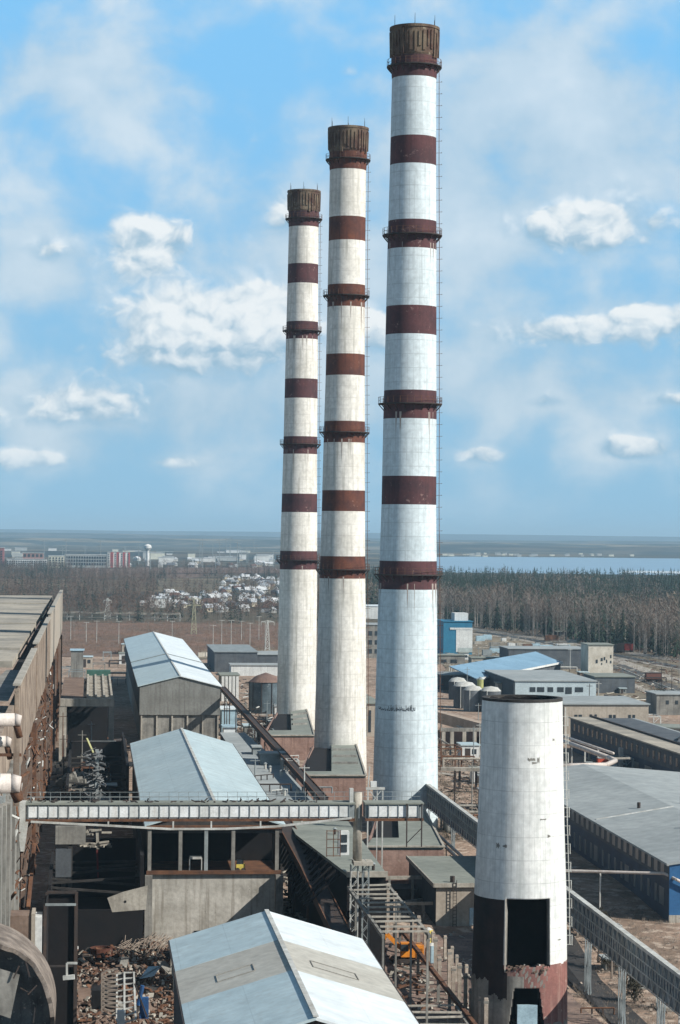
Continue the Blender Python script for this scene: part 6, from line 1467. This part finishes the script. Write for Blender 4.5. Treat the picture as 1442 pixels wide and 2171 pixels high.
# railway / road strips on the right
def strip(name, pts, w, mat, z):
    P_ = [Q(x, y, 0) for x, y in pts]; L_ = []; R_ = []
    for i, p in enumerate(P_):
        q = P_[min(i+1, len(P_)-1)]; r = P_[max(i-1, 0)]; d = Vector((q[0]-r[0], q[1]-r[1])).normalized(); n = Vector((-d.y, d.x))*w/2; L_.append((p[0]+n.x,p[1]+n.y)); R_.append((p[0]-n.x,p[1]-n.y))
    patch(name, L_+R_[::-1], mat, z)
strip('road', [(985,1331),(1100,1348),(1200,1362),(1300,1378),(1500,1412)], 9, gravel, .16)
strip('road', [(960,1340),(1080,1352),(1200,1374),(1330,1398),(1500,1428)], 8, gravel, .2)
strip('road', [(1300,1398),(1370,1422),(1500,1462)], 7, gravel, .18)
strip('road', [(1295,1432),(1360,1462),(1500,1520)], 4, gravel, .22)
strip('railway_bed', [(1010,1340),(1120,1356),(1250,1380),(1380,1404),(1500,1428)], 7, asphalt, .24)
strip('railway_bed', [(1302,1410),(1370,1440),(1500,1490)], 9, asphalt, .24)
strip('road', [(1185,1960),(1240,2040),(1330,2125),(1420,2220)], 4.2, M('shadow_dark_track', (.045,.04,.037), (.03,.028,.026), .4, .9), .15)  # dark asphalt track with the shadow band painted into its colour
strip('road', [(930,1640),(985,1648),(1030,1640)], 3, gravel, .2)
def rail(pts, label):
    o = thing('railway_rails', label, 'rails', *Q(*pts[0], 0), 0); P_ = [Q(x, y, 0) for x, y in pts]
    for off in (-.8, .8): b = MB(); [b.bar((a[0],a[1]+off,.42),(c[0],c[1]+off,.42),.15,.2) for a, c in zip(P_, P_[1:])]; b.build('rail', pale_steel, o)
    b = MB()
    for a, c in zip(P_, P_[1:]):
        n = 50
        for k in range(n): f = k/n; x, y = a[0]+(c[0]-a[0])*f, a[1]+(c[1]-a[1])*f; b.box(x-.15,x+.15,y-1.4,y+1.4,.25,.33)
    b.build('sleepers', conc, o)
rail([(1010,1340),(1120,1356),(1250,1380),(1380,1404),(1500,1428)], 'railway track along the foot of the right-hand forest')
rail([(1302,1412),(1370,1442),(1500,1492)], 'nearer railway track in the yard on the right')
def wagon(px_, py_, L_, m_, lab, h=3.6):
    s, t = Q(px_, py_, 0); o = thing('freight_wagon', lab, 'wagon', s, t, 0); b = MB(); b.box(s-L_/2,s+L_/2,t-1.5,t+1.5,1.0,h); b.build('body', m_, o); b = MB(); b.box(s-L_/2-.2,s+L_/2+.2,t-1.6,t+1.6,h,h+.2); b.build('roof', dark_steel, o)
    for x in (-.35, .35): b = MB(); b.tube((s+L_*x-.5,t-1.4,.75),(s+L_*x-.5,t+1.4,.75),.5,.5,12); b.tube((s+L_*x+.7,t-1.4,.75),(s+L_*x+.7,t+1.4,.75),.5,.5,12); b.build('wheel_set', dark_steel, o)
wagon(1328, 1383, 7, M('dark_red_wagon_paint', (.22,.035,.03)), 'dark red wagon on the track in front of the forest', 4.2)
wagon(1313, 1385, 4, dark_steel, 'short black wagon coupled left of the dark red one', 4.2)
wagon(1385, 1447, 6, M('brown_wagon_paint', (.14,.06,.045)), 'brown wagon in the yard on the right')
# trucks and small huts by the blue block
rnd = random.Random(71)
for k in range(30):
    px_, py_ = rnd.uniform(1002, 1240), rnd.uniform(1352, 1392); s, t = Q(px_, py_, 0); w, h = rnd.uniform(2, 7), rnd.uniform(1.2, 3.4)
    o = thing('yard_stack', 'small stack of pale goods in the open yard right of the blue block', 'stack', s, t, 0, 'stacks of goods in the open yard beyond the stores')
    b = MB(); b.box(s, s+w, t, t+3, -.1, h); b.build('goods', rnd.choice((white_wall, conc_light, rust_steel, grey_steel, tarp, conc)), o)
for k, (px0, px1, py_, z, m_, lab) in enumerate(((930,985,1408,4,conc,'low long shed with dark openings below the blue block'),(1000,1075,1412,3.6,conc_light,'pale low shed right below the blue block'),(1320,1352,1568,3.5,conc_light,'tiny pale hut behind the long workshop roof'),(1180,1240,1350,3,conc_dark,'dark low shed by the forest edge'))):
    pbox('low_shed', lab, 'shed', px0, px1, py_, z, 9, m_, felt, win=[(.1,.3,.6,2.0),(.45,.7,.6,2.0)])
# pipe racks and clutter between tallest chimney and stump
o = thing('pipe_rack', 'elevated concrete pipe rack crossing behind the stump chimney', 'pipe rack', *Q(940,1650,0), 0)
b = MB(); a = Q(935,1630,5); c = Q(1060,1632,5); b.bar((a[0],a[1],5),(c[0],c[1],5),1.5,.7); b.build('beam', conc_light, o); b = MB()
for px_ in (965, 975, 1010): p = Q(px_,1680,0); b.bar((p[0],a[1],-.5),(p[0],a[1],4.7),.45)
b.build('post', dark_steel, o)
o = thing('pipe_rack', 'broken concrete frame with dark bays below the beige gallery', 'pipe rack', *Q(940,1590,0), 0); b = MB(); 
for px_ in (940, 958, 984, 1006): p = Q(px_,1590,0); b.bar((p[0],p[1],-.5),(p[0],p[1],5.0),.9)
b.build('post', conc_light, o); b = MB(); p = Q(932,1590,0); q = Q(1035,1590,0); b.bar((p[0],p[1],5.2),(q[0],q[1],5.2),1.0,.9); b.build('beam', conc, o); b = MB(); b.box(p[0],q[0],p[1]+6,p[1]+7,-.5,4.5); b.build('dark_wall', dark_paint, o)
rnd = random.Random(91)
for k in range(14):
    px_, py_ = rnd.uniform(470, 640), rnd.uniform(1600, 1700); s, t = Q(px_, py_, 11)
    if not 29 < s < 35: continue
    o = thing('roof_vent', 'small pale vent pipe on the grey annex roof', 'vent', s, t, 11, 'small vents on the annex roofs'); b = MB(); b.tube((s,t,10.9),(s,t,12.0),.25,.25,8); b.build('pipe', pale_steel, o); b = MB(); b.tube((s,t,12.0),(s,t,12.25),.42,.1,8); b.build('cowl', grey_steel, o)
for k in range(5):
    s, t = 33.5+rnd.uniform(0,4), 300+k*9; o = thing('roof_vent', 'small vent pipe on the stepped grey-green roof', 'vent', s, t, 12, 'small vents on the annex roofs'); b = MB(); b.tube((s,t,11.9),(s,t,12.8),.2,.2,8); b.build('pipe', dark_steel, o); b = MB(); b.tube((s,t,12.8),(s,t,13.0),.34,.1,8); b.build('cowl', grey_steel, o)

# ------------------------------------------------------------------ plant clutter: every piece a thing of its own
def clutter(seed, region, n, z=0.0, mats=(conc, rust_steel, pale_steel, grey_steel, dark_steel, conc_light), where='yard', size=1.0):
    rnd = random.Random(seed); g = 'small %s in the %s' 
    for k in range(n):
        px_, py_ = rnd.uniform(*region[:2]), rnd.uniform(*region[2:]); s, t = Q(px_, py_, z); z0 = z if z > 1 else gz(t); m_ = rnd.choice(mats); kind = rnd.randrange(4); q = size*rnd.uniform(.7, 1.4)
        if kind == 0:
            o = thing('pipe_run', 'short bent pipe run in the %s' % where, 'pipe', s, t, z0, 'pipe runs in the %s' % where); L_ = 9*q; d = rnd.choice(((1,0),(0,1),(.9,.3)))
            p = [(s,t,z0+.4),(s,t,z0+2.2*q),(s+d[0]*L_,t+d[1]*L_*2,z0+2.2*q),(s+d[0]*L_,t+d[1]*L_*2,z0+.2)]; b = MB(); b.path(p, .22*q, 8); b.build('pipe', m_, o)
            for f in (.33, .66): b = MB(); b.bar((s+d[0]*L_*f,t+d[1]*L_*2*f,z0-.3),(s+d[0]*L_*f,t+d[1]*L_*2*f,z0+2.0*q),.2); b.build('post', dark_steel, o)
        elif kind == 1:
            o = thing('open_frame', 'small post-and-beam frame in the %s' % where, 'frame', s, t, z0, 'open frames in the %s' % where); w, l, h = 3.5*q, 7*q, 3.6*q
            for x in (0, w):
                for y in (0, l): b = MB(); b.bar((s+x,t+y,z0-.3),(s+x,t+y,z0+h),.3); b.build('post', m_, o)
            b = MB(); [b.bar((s,t+y,z0+h),(s+w,t+y,z0+h),.3) for y in (0,l)]; [b.bar((s+x,t,z0+h),(s+x,t+l,z0+h),.3) for x in (0,w)]; b.bar((s,t,z0+.4),(s+w,t,z0+h),.14); b.build('beam', m_, o)
        elif kind == 2:
            o = thing('small_hut', 'small flat-roofed hut in the %s' % where, 'hut', s, t, z0, 'small huts in the %s' % where); w, l, h = 3.2*q, 5*q, 2.6*q
            b = MB(); b.box(s,s+w,t,t+l,z0-.3,z0+h); b.build('wall', rnd.choice((beige, brick_brown, conc, clad, white_wall)), o); b = MB(); b.box(s-.3,s+w+.3,t-.3,t+l+.3,z0+h,z0+h+.25); b.build('roof', rnd.choice((felt, felt_grey, metal_roof)), o)
            b = MB(); b.box(s+w*.2,s+w*.5,t-.08,t-.003,z0+.1,z0+h*.8); b.build('door', dark_steel, o); b = MB(); b.box(s+w*.6,s+w*.85,t-.06,t-.003,z0+h*.4,z0+h*.75); b.build('window', glass, o)
        else:
            o = thing('yard_mast', 'slim mast with short arms in the %s' % where, 'mast', s, t, z0, 'slim masts in the %s' % where); h = 8*q
            b = MB(); b.tube((s,t,z0-.3),(s,t,z0+h),.16,.09,6); b.build('pole', m_, o); b = MB(); b.bar((s-.9,t,z0+h*.92),(s+.9,t,z0+h*.92),.14); b.build('arm', m_, o)
clutter(1, (475,600,1500,1600), 16, 0, where='yard left of the farthest chimney')
clutter(2, (935,1030,1420,1780), 30, 0, where='yard between the tallest chimney and the stump')
clutter(3, (1215,1442,1440,1560), 22, 0, where='yard beyond the long workshop')
clutter(4, (945,1240,1395,1480), 20, 0, where='yard around the blue-roofed store')
clutter(5, (120,262,1385,1470), 16, 0, where='yard behind the ruined hall', size=1.3)
clutter(6, (1208,1330,1585,1650), 10, 0, where='strip behind the blue workshop')
clutter(7, (700,880,1900,2060), 10, 0, where='rubble strip beside the nearest shed', size=.8)
clutter(8, (120,270,1590,1700), 12, 0, (conc_dark, rust_steel, dark_steel, grey_steel), where='dark canyon behind the bridge', size=1.3)
clutter(11, (140,250,1660,1745), 8, 0, (conc, rust_steel, pale_steel, grey_steel), where='shaded yard under the bridge', size=1.1)
clutter(12, (170,330,1930,1990), 5, 0, (conc, rust_steel, dark_steel), where='rubble behind the lattice mast', size=.6)
clutter(9, (540,690,1590,1720), 9, 11, (pale_steel, grey_steel, dark_steel), where='row on the annex roofs', size=.45)
clutter(10, (1215,1442,1960,2120), 7, 0, (dirt_wood, rust_steel), where='ground below the gallery', size=.45)
# ------------------------------------------------------------------ haze
hm = bpy.data.materials.new('haze_air'); hm.use_nodes = True; N = hm.node_tree.nodes; N.remove(N['Principled BSDF']); pv = N.new('ShaderNodeVolumePrincipled')
pv.inputs['Color'].default_value = (.50,.74,.90,1); pv.inputs['Density'].default_value = 6.5e-5; pv.inputs['Anisotropy'].default_value = 0.0
hm.node_tree.links.new(pv.outputs[0], N['Material Output'].inputs['Volume'])
hb = bpy.data.meshes.new('haze'); X_, Y0, Y1 = 62000, -4000, 72000
hb.from_pydata([(x,y,z) for z in (-4.5, 175) for x, y in ((-X_,Y0),(X_,Y0),(X_,Y1),(-X_,Y1))], [], [(0,3,2,1),(4,5,6,7),(0,1,5,4),(1,2,6,5),(2,3,7,6),(3,0,4,7)])
hb.materials.append(hm); ho = bpy.data.objects.new('haze', hb); COL.objects.link(ho); ho['kind'] = 'stuff'
for o_ in bpy.data.objects:
    if '_o' in o_: del o_['_o']
